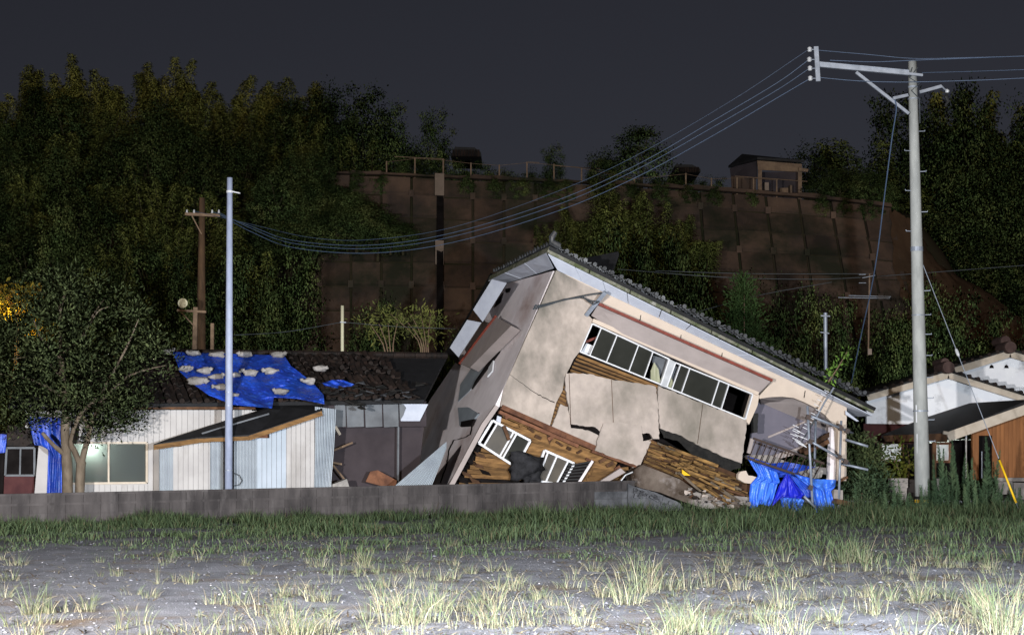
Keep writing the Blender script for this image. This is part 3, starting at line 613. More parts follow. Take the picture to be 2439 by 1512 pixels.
lsheet('vent', [K1(676, 324), K1(706, 318), K1(700, 338), K1(680, 344)], .03, .05, 'void')
lsheet('slot', [K1(664, 345), K1(648, 400), K1(612, 430), K1(625, 395)], .03, .05, 'void')
lsheet('torn_patch', [K1(400, 1015), K1(460, 1012), K1(520, 1050), K1(470, 1110), K1(410, 1120)], .06, .05, 'corrugate')
lsheet('torn_hole', [K1(420, 1095), K1(500, 1080), K1(480, 1120), K1(415, 1125)], .09, .04, 'void')
ck = jag([K1(520, 1045), K1(480, 1110), K1(470, 1170), K1(430, 1190), K1(370, 1205), K1(345, 1260), K1(330, 1350), K1(290, 1465)], 1, 5, False)
MB().prism([lp(u, v, .02) for u, v in ck] + [lp(u + 2.4, v + .6, .02) for u, v in ck[::-1]], -LN * .01).build('crack', 'void', side)
MB().prism([f1(620, 1000, .03), f1(640, 1015, .03), f1(560, 1130, .03), f1(375, 1475, .03), f1(345, 1475, .03), f1(540, 1110, .03)], FIN * .15).build('corner_stucco', 'hood', house)
# --- eaves: soffit boards, fascia, tiles
EV = (fp(2013, 969) - fp(1324, 644)).normalized(); UPV = FN.cross(EV).normalized()
if UPV.z < 0: UPV = -UPV
def wl(t): return fp(1327 + (2016 - 1327) * t, 644 + (970 - 644) * t, .0)
def el(t): return fp(1304 + (2076 - 1304) * t, 606 + (990 - 606) * t, .3)
tb = [0, .085, .17, .245, .35, .44, .53, .62, .70, .78, .86, .93, 1]
for i in range(len(tb) - 1):
    a, c = tb[i] + .0012, tb[i + 1] - .0012
    MB().prism([wl(a), wl(c), el(c), el(a)], UPV * .02).build('soffit_board', 'soffit', house)
MB().prism([wl(1.0), el(1.0), el(1.0) + FIN * 1.2, wl(1.0) + FIN * .8], UPV * .02 + EV * .01).build('soffit_board', 'soffit', house)
sheet('torn_soffit', [K2(1300, 880), K2(1330, 905), K2(1378, 942), K2(1365, 944), K2(1302, 905)], .3, .03, 'soffit')
def fl(t, k): return fp(1306 + (2082 - 1306) * t + 2 * k, 604 + (984 - 604) * t - k * (17 - 4 * t), .36)
for i in range(8):
    a, c = i / 8 + .002, (i + 1) / 8 - .002
    MB().prism([fl(a, 0), fl(c, 0), fl(c, 1), fl(a, 1)], FIN * .1).build('fascia_board', 'fascia', house)
RS = (FIN * math.cos(R(6)) + UPV * math.sin(R(6))).normalized(); RN = EV.cross(RS).normalized()
if RN.z < 0: RN = -RN
e0 = fl(0, 1) + FN * .05; e1 = fl(1, 1) + FN * .05
MB().prism([e0, e1, e1 + RS * 3.6 - EV * 2.8, e0 + RS * 3.6 + EV * 2.8], -RN * .1).build('roof_deck', 'dark_roof', house)
eb = e0 + FIN * 7.2
MB().prism([e0, e0 + RS * 3.6 + EV * 2.8, eb + EV * 2.8 + UPV * 1.7 - FIN * 3.3, eb], Vector((.03, 0, -.1))).build('roof_deck', 'dark_roof', house)
# tiles: one mesh, three courses along the front eaves
def tile_mesh(name, m, w=.28, l=.34):
    b = MB(); n = 6
    for (r, y0, y1) in ((.056, -.05, l),):
        pts = []
        for y in (y0, y1):
            pts += [(-w / 2 + .07 + r * math.cos(math.pi * j / n) * -1, y, .028 + r * math.sin(math.pi * j / n) * 1.1) for j in range(n + 1)]
        b.add(pts, [[j, j + 1, j + n + 2, j + n + 1][::-1] for j in range(n)] + [list(range(n + 1))])
    b.add([(-w / 2 + .1, -.02, .05), (.02, -.02, .012), (w / 2 - .02, -.02, .05), (w / 2 - .02, l, .05), (.02, l, .012), (-w / 2 + .1, l, .05), (-w / 2 + .1, -.02, .02), (.02, -.02, -.018), (w / 2 - .02, -.02, .02)],
          [[0, 1, 4, 5], [1, 2, 3, 4], [6, 7, 1, 0], [7, 8, 2, 1]])
    d = [(-w / 2 + .07 + .06 * math.cos(2 * math.pi * j / 10), -.06, .055 + .06 * math.sin(2 * math.pi * j / 10)) for j in range(10)]
    b.add(d + [(x, -.03, z) for x, y, z in d], [list(range(10))] + [[j, (j + 1) % 10, (j + 1) % 10 + 10, j + 10][::-1] for j in range(10)])
    me = bpy.data.meshes.new(name); me.from_pydata(b.v, [], b.f); me.materials.append(MATS[m]); me.update(); return me
TM = tile_mesh('roof_tile', 'roof_tile')
nt_ = int((e1 - e0).length / .285); MR = Matrix((EV, RS, RN)).transposed()
for r in range(3):
    for i in range(1, nt_):
        if 13 <= i <= 14 and r == 0: continue
        j = Vector((random.uniform(-.02, .02), random.uniform(-.03, .03), random.uniform(-.01, .03)))
        M3 = MR @ Matrix.Rotation(random.gauss(0, .05), 3, 'Z') @ Matrix.Rotation(random.gauss(0, .05), 3, 'Y')
        inst('roof_tile', TM, Matrix.Translation(e0 + EV * (i * .285) + RS * (r * .3 + .02) + RN * .02 + MR @ j) @ M3.to_4x4(), house)
# hip end tiles and left eave
MB().tube([e0 + RN * .1 + EV * .25, e0 + RN * .12, e0 + RN * .2 - EV * .05 + UPV * .05, e0 + RN * .3 - EV * .02 + UPV * .12], [.1, .1, .09, .07], 8).build('hip_end_tile', 'roof_tile', house)
for i in range(5):
    MB().tube([e0 + (RS * .9 + EV * .5).normalized() * (.1 + i * .38) + RN * .12, e0 + (RS * .9 + EV * .5).normalized() * (.5 + i * .38) + RN * .1], [.1, .085], 8).build('hip_tile', 'roof_tile', house)
MB().prism([e0 + FIN * .05, eb, eb - UPV * .16, e0 + FIN * .05 - UPV * .16], EV * .08).build('fascia_board', 'fascia', house)
for i in range(22):
    inst('roof_tile', TM, Matrix.Translation(e0 + FIN * (.15 + i * .3) + UPV * .03 + EV * random.uniform(-.02, .02)) @ Matrix((-FIN, (EV * math.cos(R(25)) + UPV * math.sin(R(25))), (UPV * math.cos(R(25)) - EV * math.sin(R(25))))).transposed().to_4x4(), house)
for i in range(3):
    a, c = i / 3 + .005, (i + 1) / 3 - .005
    q0, q1 = l1(960, 205, .0), l1(690, 290, .0)
    o0, o1 = e0 - UPV * .2 + FIN * .1, eb - UPV * .2
    MB().prism([q0.lerp(q1, a), q0.lerp(q1, c), o0.lerp(o1, c), o0.lerp(o1, a)], UPV * .02).build('soffit_board', 'soffit', house)
# loose white soffit boards along the far left edge, roof edge behind them
for q4 in ([K1(600, 268), K1(686, 290), K1(546, 516), K1(490, 445)], [K1(455, 504), K1(538, 520), K1(405, 722), K1(354, 666)]):
    MB().prism([P(u, v, 43.2 + (1250 - u) * .02) for u, v in q4], (0, .04, 0)).build('hanging_soffit', 'soffit', house)
lsheet('bare_rafter', [K1(490, 446), K1(545, 517), K1(455, 505)], .25, .04, 'dark_wood')
lsheet('roof_edge', [K1(592, 230), K1(612, 262), K1(370, 690), K1(410, 755), K1(395, 760), K1(330, 690), K1(480, 440)], .1, .12, 'dark_roof')
# --- steel bracket with torn service wires
br = house
MB().bar(f1(1148, 478, .1), f1(1262, 342, .75), .11, .06, FN).build('steel_bracket', 'galv', house)
for p in ([(1225, 398, .6), (1180, 395, .5), (1120, 372, .35), (1020, 385, .3), (920, 418, .2), (848, 438, .15)], [(1255, 345, .7), (1180, 355, .6), (1090, 372, .4), (1000, 392, .3), (860, 425, .2)], [(848, 438, .15), (840, 445, .15), (858, 415, .15), (846, 428, .15)], [(1225, 398, .6), (1190, 415, .4), (1160, 395, .4), (1130, 370, .35)]):
    MB().tube([f1(*q) for q in p], .022, 5).build('torn_wire', 'wire_dark', house)

# --- things lying in and around the wreck
b = MB(); c = f1(812, 1372, .25)
def blob(c, r, seed, nu=12, nv=8, amp=.25, sq=(1, 1, 1)):
    rg = np.random.default_rng(seed); ph = rg.uniform(0, 6, 6); vs = []; fs = []
    for i in range(nv + 1):
        th = math.pi * i / nv
        for j in range(nu):
            a = 2 * math.pi * j / nu; d = Vector((math.sin(th) * math.cos(a), math.sin(th) * math.sin(a), math.cos(th)))
            k = 1 + amp * (math.sin(3 * d.x + ph[0]) * math.sin(4 * d.z + ph[1]) + .6 * math.sin(6 * d.y + ph[2] + 3 * d.x) + .4 * math.sin(9 * d.z + ph[3] + 5 * d.y))
            vs.append(Vector(c) + Vector((d.x * sq[0], d.y * sq[1], d.z * sq[2])) * r * k)
    for i in range(nv):
        for j in range(nu): fs.append([i * nu + j, i * nu + (j + 1) % nu, (i + 1) * nu + (j + 1) % nu, (i + 1) * nu + j][::-1])
    return vs, fs
b.add(*blob(f1(800, 1352, .2), .42, 3, 16, 12, .28, (1.05, .55, .85))); b.add(*blob(f1(850, 1415, .2), .24, 5, 12, 8, .3, (.8, .6, 1))); b.add(*blob(f1(800, 1420, .2), .12, 8, 10, 8, .3))
b.build('plastic_bag', 'bag_black', None, smooth=True, label='crumpled black plastic bag caught between the two lower windows', cat='bag')
MB().prism([f1(1228, 1445, .7), f1(1350, 1368, .7), f1(1378, 1392, .7), f1(1250, 1462, .7)], FIN * .12).build('concrete_lintel', 'hood', None, label='short pale concrete beam leaning behind the block wall', cat='beam')
MB().tube([f1(1420, 1390, .6), f1(1378, 1408, .6), f1(1345, 1450, .6)], .02).build('bent_pipe', 'alu', None, label='thin bent pale pipe beside the short concrete beam', cat='pipe')
ft = MB().prism([f3(*q, .45) for q in ((330, 720), (420, 630), (520, 575), (780, 675), (1100, 800), (1390, 1000), (1385, 1230), (1100, 1130), (800, 1010), (500, 940), (370, 890))], FIN * .5).build('broken_footing', 'footing', None, label='dark stained broken concrete footing sloping down beside the block wall', cat='footing')
MB().prism([f3(*q, .3) for q in ((1388, 1010), (1700, 1040), (2230, 1085), (2230, 1260), (1390, 1260))], FIN * .5).build('concrete_footing', 'concrete', None, label='pinkish concrete footing under the fallen planks', cat='footing')
MB().prism([f3(*q, .55) for q in jag([(2060, 680), (2140, 668), (2175, 740), (2310, 770), (2230, 872), (2120, 860), (2015, 800), (2020, 720)], 8, 60)], FIN * .15).build('stucco_chunk', 'stucco_clean', None, label='pale broken stucco chunk lying left of the blue tarp', cat='rubble')
pl = [((640, 205), (1690, 610), 62, .1), ((625, 270), (930, 370), 50, .14), ((920, 300), (1700, 600), 60, .16), ((610, 330), (1650, 670), 56, .12), ((600, 400), (1540, 700), 60, .16), ((580, 470), (1200, 700), 62, .2), ((540, 520), (1150, 790), 55, .24), ((900, 480), (1720, 720), 50, .2),
      ((1080, 690), (1840, 1330), 68, .62), ((1180, 650), (1960, 970), 60, .4), ((1250, 600), (2000, 880), 56, .3), ((1200, 790), (1990, 1250), 52, .55), ((1580, 850), (2160, 1250), 70, .5), ((1340, 640), (1900, 800), 56, .26), ((1700, 700), (2150, 870), 52, .3),
      ((1600, 760), (2060, 960), 60, .34), ((1280, 720), (1700, 960), 48, .46), ((1120, 640), (1290, 520), 44, .5), ((1750, 830), (1940, 800), 22, .5), ((1850, 770), (1980, 780), 18, .5), ((1300, 830), (1600, 930), 60, .42), ((1900, 960), (2180, 1050), 40, .4), ((1500, 900), (1760, 1090), 40, .5), ((930, 298), (1200, 378), 14, .22)]
pd = ['topmost ochre plank', 'short plank', 'wide ochre plank', 'long plank', 'long plank', 'plank', 'lowest plank', 'thin plank', 'longest grey brown plank', 'grey plank', 'plank', 'plank', 'grey timber', 'plank', 'plank', 'plank', 'plank', 'crosswise batten', 'splinter', 'splinter', 'board', 'batten', 'batten', 'pale strip']
for i, (a, c, w, o) in enumerate(pl):
    lb = {0: 'topmost ochre plank of the heap below the torn felt', 8: 'longest grey-brown plank sliding down to the grass from the heap', 17: 'short batten lying crosswise over the heap of planks', 12: 'grey timber ending in the grass left of the blue tarp', 23: 'thin pale strip at the top of the heap of planks'}.get(i, 'weathered plank in the heap spilling from the collapsed house')
    MB().bar(f3(*a, o), f3(c[0], c[1] + random.uniform(-14, 14), o + random.uniform(-.12, .12)), w * .15192 * 42.5 / FPX * random.uniform(.5, .9), .045, FN + Vector((random.uniform(-.3, .3), 0, random.uniform(-.5, .5)))).build('fallen_plank', 'wood_debris' if i not in (8, 12, 15) else 'bark', None, label=lb, cat='plank', group='planks spilling from the collapsed house')
for i in range(46):
    t = random.random(); x = 640 + 1350 * t + random.uniform(-60, 60); y = 330 + 640 * t + random.uniform(-150, 170); L_ = random.uniform(60, 300); s_ = random.gauss(.42, .16)
    MB().bar(f3(x, y, .25 + random.uniform(0, .35)), f3(x + L_, y + L_ * s_, .25 + random.uniform(0, .35)), random.uniform(.02, .075), .03, FN + Vector((0, 0, random.uniform(-.6, .6)))).build('splintered_lath', random.choice(('wood_debris', 'wood_debris', 'dark_wood', 'bark', 'lath')), None, label='thin splintered lath strewn over the plank heap', cat='lath', group='splintered laths on the plank heap')
for i in range(40):
    x = random.uniform(1000, 2250); y = 900 + (x - 1000) * .26 + random.uniform(-40, 120); MB().add(*blob(f3(x, y, .75 + random.uniform(0, .3)), random.uniform(.03, .10), i, 7, 5, .35, (1.2, .8, .7))).build('concrete_chunk', random.choice(('concrete', 'stucco', 'footing', 'brown_tile', 'dark_wood')), None, label='small lump of rubble at the foot of the plank heap', cat='rubble', group='rubble at the foot of the plank heap')
MB().prism([f3(*q, .6) for q in ((1140, 650), (1270, 745), (1140, 740))], FIN * .05).build('wood_offcut', 'yellow', None, label='small yellow triangular offcut on the heap of planks', cat='wood')
MB().prism([f3(*q, .02) for q in ((560, 200), (1700, 600), (2200, 800), (2200, 1150), (1350, 1050), (520, 620))], FIN * .1).build('debris_backing', 'dark_wood', house)

# ================================================================== block wall along the field
WA, WB = P(-60, 1181, 35.8), P(1540, 1146, 42.4)
wd = (WB - WA).normalized(); wn = Vector((wd.y, -wd.x, 0)).normalized(); wu = Vector((0, 0, 1))
bw = thing('block_wall', ((WA.x + WB.x) / 2, (WA.y + WB.y) / 2, 0), 'long low grey concrete block wall stained dark along the field edge', 'wall')
L = (WB - WA).length; nb = int(L / .4); bl = L / nb; bh = .2
b = MB(); b.box((0, 0, -bh / 2), (bl - .007, .13, bh - .007)); me = bpy.data.meshes.new('block'); me.from_pydata(b.v, [], b.f); me.materials.append(MATS['block']); me.update()
me2 = me.copy(); me2.materials.clear(); me2.materials.append(MATS['block_pale'])
wM = Matrix((wd, -wn, wd.cross(-wn))).transposed()
for r in range(5):
    for i in range(nb):
        o = (.5 if r % 2 else 0); p = WA + wd * ((i + .5 + 0 * o) * bl) - wu * (r * bh + (.045 if r else 0)) + wn * random.uniform(-.003, .003)
        if i >= nb - 1 and r == 0: continue
        inst('block', me2 if (i > nb - 5 and r > 0) else me, Matrix.Translation(p) @ wM.to_4x4(), bw)
MB().bar(WA + wu * -.55 + wn * -.01, WB + wd * -.4 + wu * -.55 + wn * -.01, .09, .9, wu).build('mortar_core', 'block', bw)
MB().bar(WA + wu * .012, WB - wd * .4 + wu * .012, .15, .05, wu).build('coping', 'block', bw)
# broken pale end of the wall, blocks stepping down
pts = jag([K3(290, 870), K3(360, 905), K3(500, 945), K3(700, 1000), K3(800, 1040), K3(960, 1110), K3(1110, 1185), K3(1190, 1290), K3(290, 1330)], 1.2, 6)
MB().prism([fp(u, v, .95) for u, v in pts], FIN * .2).build('broken_end', 'block_pale', bw)
for i in range(14):
    t = random.random(); p = fp(*K3(420 + 640 * t + random.uniform(-40, 40), 980 + 230 * t + random.uniform(-10, 70)), 1.0)
    MB().box(p, (random.uniform(.1, .34), .1, random.uniform(.08, .17)), Matrix.Rotation(R(14), 3, 'Z') @ Matrix.Rotation(R(random.uniform(5, 30)), 3, 'Y')).build('broken_block', 'block_pale', bw)

# ================================================================== low house at the left
PS2 = R(20); GN = Vector((math.sin(PS2), -math.cos(PS2), 0)); GIN = -GN; G0 = P(544, 1100, 40.6); GE = Vector((math.cos(PS2), math.sin(PS2), 0))
def gp(u, v, off=0.): return hit(u, v, G0 + GN * off, GN)
def K5(x, y): return (370.5 + x * .2859, 771.9 + y * .2859)
def K6(x, y): return (x * .40858, 617.55 + y * .40858)
lh = thing('low_house', gp(400, 1250), 'single-storey house with white siding and dark tiled roof at left', 'house')
def gs(name, pts, off, th, m, parent=lh, **k):
    return MB().prism([gp(u, v, off) for u, v in pts], GIN * th).build(name, m, parent, **k)
def siding(u0, u1, top, bot, off, m, step=13.5, parent=lh, name='siding_board'):
    u = u0
    while u < u1 - 2:
        w = min(step, u1 - u); t0, t1 = top(u), top(u + w); b0, b1 = bot(u), bot(u + w)
        gs(name, [(u + .5, t0), (u + w - .5, t1), (u + w - .5, b1), (u + .5, b0)], off + random.uniform(-.003, .003), .03, m, parent); u += w
base = lambda u: 1212.
gs('inner_wall', [(60, 985), (620, 985), (620, 1220), (60, 1220)], -1.9, .05, 'room')
gs('wall_core', [(352, 978), (640, 978), (640, 1215), (352, 1215)], -.036, .05, 'siding')
gs('wall_core', [(60, 978), (352, 978), (352, 1052), (60, 1052)], -.036, .05, 'siding')
gs('wall_core', [(150, 1151), (352, 1151), (352, 1215), (150, 1215)], -.036, .05, 'siding')
siding(155, 352, lambda u: 976, lambda u: 1052, 0, 'siding'); siding(155, 352, lambda u: 1154, base, 0, 'siding')
siding(352, 600, lambda u: 976 + 0 * u, base, 0, 'siding'); siding(130, 164, lambda u: 976, base, 0, 'siding')
def gwindow(name, q, seps, off, fw, panes, fm, parent):
    c = [gp(u, v, off) for u, v in q]; b = MB()
    for i in range(4): b.bar(c[i], c[(i + 1) % 4], fw, .1, GN)
    for s in seps: b.bar(c[0].lerp(c[1], s), c[3].lerp(c[2], s), fw * .8, .08, GN)
    w = b.build(name, fm, parent); ed = [0] + list(seps) + [1]
    for i, pm in enumerate(panes):
        if pm: MB().prism([c[0].lerp(c[1], ed[i]) + GIN * .02, c[0].lerp(c[1], ed[i + 1]) + GIN * .02, c[3].lerp(c[2], ed[i + 1]) + GIN * .02, c[3].lerp(c[2], ed[i]) + GIN * .02], GIN * .006).build('pane', pm, w)
    return w
gwindow('window', [(166, 1054), (349, 1054), (349, 1149), (166, 1151)], (.5,), .03, .055, ('lit_pane', 'lit_pane'), 'barge', lh)
# room behind the lit window: ceiling lamp, things on the sill
pl_ = bpy.data.lights.new('ceiling_lamp_light', 'POINT'); pl_.energy = 16; pl_.color = (.86, 1, .9); pl_.shadow_soft_size = .12
lo_ = bpy.data.objects.new('ceiling_lamp_light', pl_); COL.objects.link(lo_); lo_.location = gp(215, 1066, -.2)
MB().add(*blob(gp(215, 1052, -.2), .1, 2, 10, 6, 0)).build('ceiling_lamp', 'lamp_glow', None, smooth=True, label='white ceiling lamp glowing behind the wide lit window', cat='lamp')
MB().add(*blob(gp(236, 1118, -.16), .1, 4, 10, 8, .2)).build('red_ball', 'cloth_red', None, smooth=True, label='red round thing behind the lit frosted window', cat='ball')
MB().add(*blob(gp(315, 1112, -.18), .28, 6, 12, 8, .2, (.8, .3, 1.1))).build('coat', 'cloth_dark', None, smooth=True, label='dark blue bundle behind the right lit pane', cat='bundle')
MB().add(*blob(gp(305, 1140, -.14), .16, 9, 12, 8, .2, (1.4, .3, .4))).build('cushion', 'sandbag', None, smooth=True, label='pale bundle low behind the right lit pane', cat='bundle')
# left bay: dark window, leaning panel, tarps
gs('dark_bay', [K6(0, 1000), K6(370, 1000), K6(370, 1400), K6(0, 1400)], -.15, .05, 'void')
gwindow('window', [K6(38, 1098), K6(200, 1098), K6(200, 1258), K6(30, 1258)], (.5,), .02, .05, ('void', 'void'), 'fibre_sheet', lh)
gs('maroon_board', [K6(25, 1262), K6(200, 1262), K6(200, 1400), K6(20, 1400)], .02, .04, 'brick_red')
gs('brown_curtain', [K6(45, 960), K6(175, 985), K6(200, 1060), K6(150, 1090), K6(40, 1085)], .05, .04, 'brown_tile')
MB().prism([gp(*K6(232, 1008), .1), gp(*K6(286, 1008), .1), gp(*K6(270, 1400), .5), gp(*K6(198, 1400), .5)], GIN * .03).build('leaning_panel', 'siding', None, label='narrow white panel leaning beside the blue tarp at far left', cat='panel')
def drape(name, rows, surf, m, label, amp=.06, nu=26, nv=26, seed=1, folds=7, th=True):
    rg = np.random.default_rng(seed); ph = rg.uniform(0, 6, 6); R_ = [np.array(r, float) for r in rows]; vs = []
    def along(r, s):
        d = np.concatenate([[0], np.cumsum(np.linalg.norm(np.diff(r, axis=0), axis=1))]); d /= d[-1]
        return np.array([np.interp(s, d, r[:, 0]), np.interp(s, d, r[:, 1])])
    for i in range(nv + 1):
        t = i / nv * (len(R_) - 1); k = min(int(t), len(R_) - 2); f = t - k
        for j in range(nu + 1):
            s = j / nu; p = along(R_[k], s) * (1 - f) + along(R_[k + 1], s) * f
            o = amp * (math.sin(folds * 2 * s + ph[0] + 1.6 * math.sin(3 * i / nv + ph[1])) * .55 + .35 * math.sin(folds * 4.3 * s + ph[2] + 2.5 * i / nv) + .3 * math.sin(9 * i / nv + 5 * s + ph[3]) + .18 * math.sin(23 * s + 17 * i / nv + ph[4])) + rg.normal(0, amp * .10)
            vs.append(surf(p[0], p[1], o))
    n = nu + 1; fs = [[i * n + j, i * n + j + 1, (i + 1) * n + j + 1, (i + 1) * n + j] for i in range(nv) for j in range(nu)]
    return MB().add(vs, fs).build(name, m, None, smooth=True, label=label, cat='tarp')
drape('blue_tarp', [[K6(160, 915), K6(365, 925)], [K6(200, 1080), K6(368, 1080)], [K6(280, 1090), K6(365, 1230)], [K6(268, 1400), K6(362, 1400)]], lambda u, v, o: gp(u, v, .22 + o), 'tarp', 'blue tarp hanging behind the tree trunk at left', .05, seed=4)
drape('blue_tarp', [[K6(-20, 1015), K6(38, 1020)], [K6(-20, 1075), K6(36, 1075)], [K6(-20, 1130), K6(30, 1125)]], lambda u, v, o: gp(u, v, .2 + o), 'tarp', 'small blue tarp at the left edge beside the dark window', .03, 8, 8, seed=5)
# --- roof
E_O, R_O = .55, -3.4
re0, re1 = gp(20, 966, E_O), gp(1010, 952, E_O); rr0, rr1 = gp(60, 840, R_O), gp(1062, 852, R_O)
rpn = (re1 - re0).cross(rr0 - re0).normalized()
if rpn.z < 0: rpn = -rpn
def rp(u, v, off=0.): return hit(u, v, re0 + rpn * off, rpn)
MB().prism([re0, re1, rr1, rr0], -rpn * .1).build('roof_deck', 'dark_roof', lh)
MB().prism([rr0, rr1, rr1 + GIN * 3.5 - Vector((0, 0, 1.4)), rr0 + GIN * 3.5 - Vector((0, 0, 1.4))], Vector((0, 0, -.1))).build('roof_deck', 'dark_roof', lh)
MB().bar(gp(150, 972, .3), gp(605, 972, .3), .4, .06, (0, 0, 1)).build('eave_board', 'dark_wood', lh)
TB = tile_mesh('roof_tile_brown', 'brown_tile'); rX = (re1 - re0).normalized(); rY = rpn.cross(rX).normalized()
nrow = 10; ncol = int((re1 - re0).length / .32)
for r in range(nrow):
    for i in range(ncol):
        p = re0 + rX * (i * .32 + .16) + rY * (r * .42 + .0)
        if p.x < gp(130, 960).x or (i * nrow > 0 and r > 8): continue
        mess = 1 if p.x > gp(780, 950).x else .25
        M3 = Matrix((rX, rY, rpn)).transposed() @ Matrix.Rotation(random.gauss(0, .16 * mess), 3, 'Z') @ Matrix.Rotation(random.gauss(0, .12 * mess), 3, 'X')
        inst('roof_tile', TB, Matrix.Translation(p + rpn * (.02 + random.uniform(0, .05) * mess)) @ (M3 * 1.15).to_4x4(), lh)
for i in range(24):
    a = rr0.lerp(rr1, .33 + i * .028); MB().tube([a + rpn * .06, a + rX * .33 + rpn * .06], [.11, .1], 8).build('ridge_tile', 'brown_tile', lh)
# broken dark tiles and torn felt on the right part of the roof
for i in range(46):
    u = random.uniform(775, 1010); v = random.gauss(935, 14); c = rp(u, v, random.uniform(.05, .22)); a = random.uniform(0, 3.14)
    q = [Vector((math.cos(a + t), math.sin(a + t) * .9, random.uniform(-.3, .5))) * random.uniform(.06, .24) for t in (0, 1.4, 2.9, 4.3)]
    MB().prism([c + x for x in q], (0, .01, .03)).build('broken_tile', random.choice(('felt', 'brown_tile', 'felt', 'roof_tile')), lh)
# --- tarp and sandbags on the roof
drape('blue_tarp', [[K5(140, 230), K5(600, 246), K5(1072, 262)], [K5(180, 330), K5(620, 330), K5(1125, 345)], [K5(200, 395), K5(700, 420), K5(1250, 440)], [K5(300, 490), K5(800, 520), K5(1330, 510)], [K5(440, 590), K5(900, 610), K5(1400, 590)], [K5(640, 670), K5(850, 690), K5(970, 700), K5(985, 610), K5(1180, 620), K5(1405, 665)]],
      lambda u, v, o: rp(u, v, .36 + o), 'tarp', 'large blue tarp spread over the low tiled roof', .085, 80, 60, seed=7, folds=6)
drape('blue_tarp', [[K5(1370, 495), K5(1480, 462), K5(1560, 465)], [K5(1400, 505), K5(1500, 505), K5(1655, 500)], [K5(1410, 512), K5(1530, 535), K5(1640, 515)]], lambda u, v, o: rp(u, v, .2 + o), 'tarp', 'small scrap of blue tarp right of the roof tarp', .05, 14, 8, seed=9)
sb = [(105, 225, 1.1, 'white sandbag at the left end of the roof tarp top edge'), (320, 235, 1.15, 'white sandbag second from left along the tarp top edge'), (520, 250, 1.3, 'white sandbag beside the steel pole on the tarp top edge'), (750, 245, 1.3, 'peaked white sandbag on the tarp top edge right of the pole'), (1020, 252, 1.35, 'white sandbag at the right end of the tarp top edge'),
      (250, 362, 1.2, 'white sandbag near the left edge of the tarp below the top row'), (405, 382, 1.25, 'white sandbag second in the middle row of the roof tarp'), (505, 435, 1.2, 'white sandbag left of the steel pole in mid tarp'), (345, 470, 1.7, 'large double sandbag at the lower left tarp edge'), (665, 418, .9, 'small sandbag partly behind the steel pole'), (790, 402, 1.35, 'white sandbag just right of the pole in mid tarp'),
      (960, 388, 1.3, 'white sandbag at the right of the middle row'), (545, 522, 1.25, 'white sandbag left of the pole at the lower tarp'), (1045, 556, 1.2, 'lone white sandbag low on the right half of the tarp'), (1275, 468, 1.2, 'white sandbag on the right edge of the roof tarp'), (1370, 366, 1.25, 'white sandbag on bare tiles right of the tarp'), (655, 585, .8, 'small sandbag low behind the steel pole')]
for i, (x, y, s, lb) in enumerate(sb):
    c = rp(*K5(x, y + 5), .44); b = MB(); w = .115 * s; a = random.uniform(-.5, .5)
    b.add(*blob(c, w, 20 + i, 14, 9, .20, (1.35, .9, .62))); b.add(*blob(c + Vector((random.choice((-1, 1)) * w * 1.25, -.05, random.uniform(.0, .09))), w * .38, 50 + i, 8, 6, .3, (1.2, .8, .9)))
    b.build('sandbag', 'sandbag', None, smooth=True, label=lb, cat='sandbag', group='sandbags weighing down the roof tarp')
# --- lean-to annex with the sagging dark roof
ax = thing('lean_to_shed', gp(590, 1220, 1.), 'white lean-to shed with sagging dark roof in front of the low house', 'shed')
FR = [(366, 1057), (472, 1041), (593, 1035), (767, 976)]; BK = [(398, 1045), (545, 998), (668, 961), (769, 956)]
for i in range(3):
    MB().prism([gp(*FR[i], 1.35), gp(*FR[i + 1], 1.35), gp(*BK[i + 1], .15), gp(*BK[i], .15)], (0, 0, -.05)).build('roof_sheet', 'dark_roof', ax)
    a, c = gp(*FR[i], 1.36), gp(*FR[i + 1], 1.36); MB().bar(a - Vector((0, 0, .085)), c - Vector((0, 0, .085)), .1 if i == 1 else .12, .05, GN).build('fascia_board', 'lath', ax)
for u, v in ((418, 1058), (628, 1038)):
    MB().box(gp(u, v - 2, 1.15), (.24, .3, .14)).build('rafter_end', 'beam', ax)
MB().bar(gp(480, 1032, 1.1), gp(640, 985, .8), .05, .04, (0, 0, 1)).build('roof_seam', 'fibre_sheet', ax)
tl = lambda u: float(np.interp(u, [366, 472, 593, 767], [1058, 1044, 1038, 981]))
def corr(u0, u1, off, m, name='corrugated_sheet', n=8, top=tl, bot=base, u0b=None, u1b=None, parent=ax, surf=gp, wob=0.):
    vs = []; u0b = u0 if u0b is None else u0b; u1b = u1 if u1b is None else u1b; N_ = n * 4
    for k in range(9):
        t = k / 8
        for j in range(N_ + 1):
            s = j / N_; ut = u0 + (u1 - u0) * s; ub = u0b + (u1b - u0b) * s; T, B = top(ut), bot(ub)
            vs.append(surf(ut + (ub - ut) * t + wob * math.sin(5 * t), T + (B - T) * t, off + .028 * (1 if j % 4 in (1, 2) else -1) + wob * .02 * math.sin(4 * t + 3 * s)))
    w = N_ + 1
    return MB().add(vs, [[k * w + j, k * w + j + 1, (k + 1) * w + j + 1, (k + 1) * w + j] for k in range(8) for j in range(N_)]).build(name, m, parent)
gs('frame_wall', [(380, 1070), (472, 1060), (593, 1055), (748, 1000), (748, 1215), (380, 1215)], .967, .05, 'siding', ax)
corr(379, 412, 1.0, 'corrugate', n=6)
siding(412, 500, tl, base, 1.0, 'siding', 12, ax); corr(500, 531, 1.0, 'corrugate', n=5)
gs('door_gap', [(532, 1048), (556, 1046), (556, 1215), (532, 1215)], 1.0, .04, 'void', ax)
corr(556, 612, 1.0, 'corrugate', n=8)
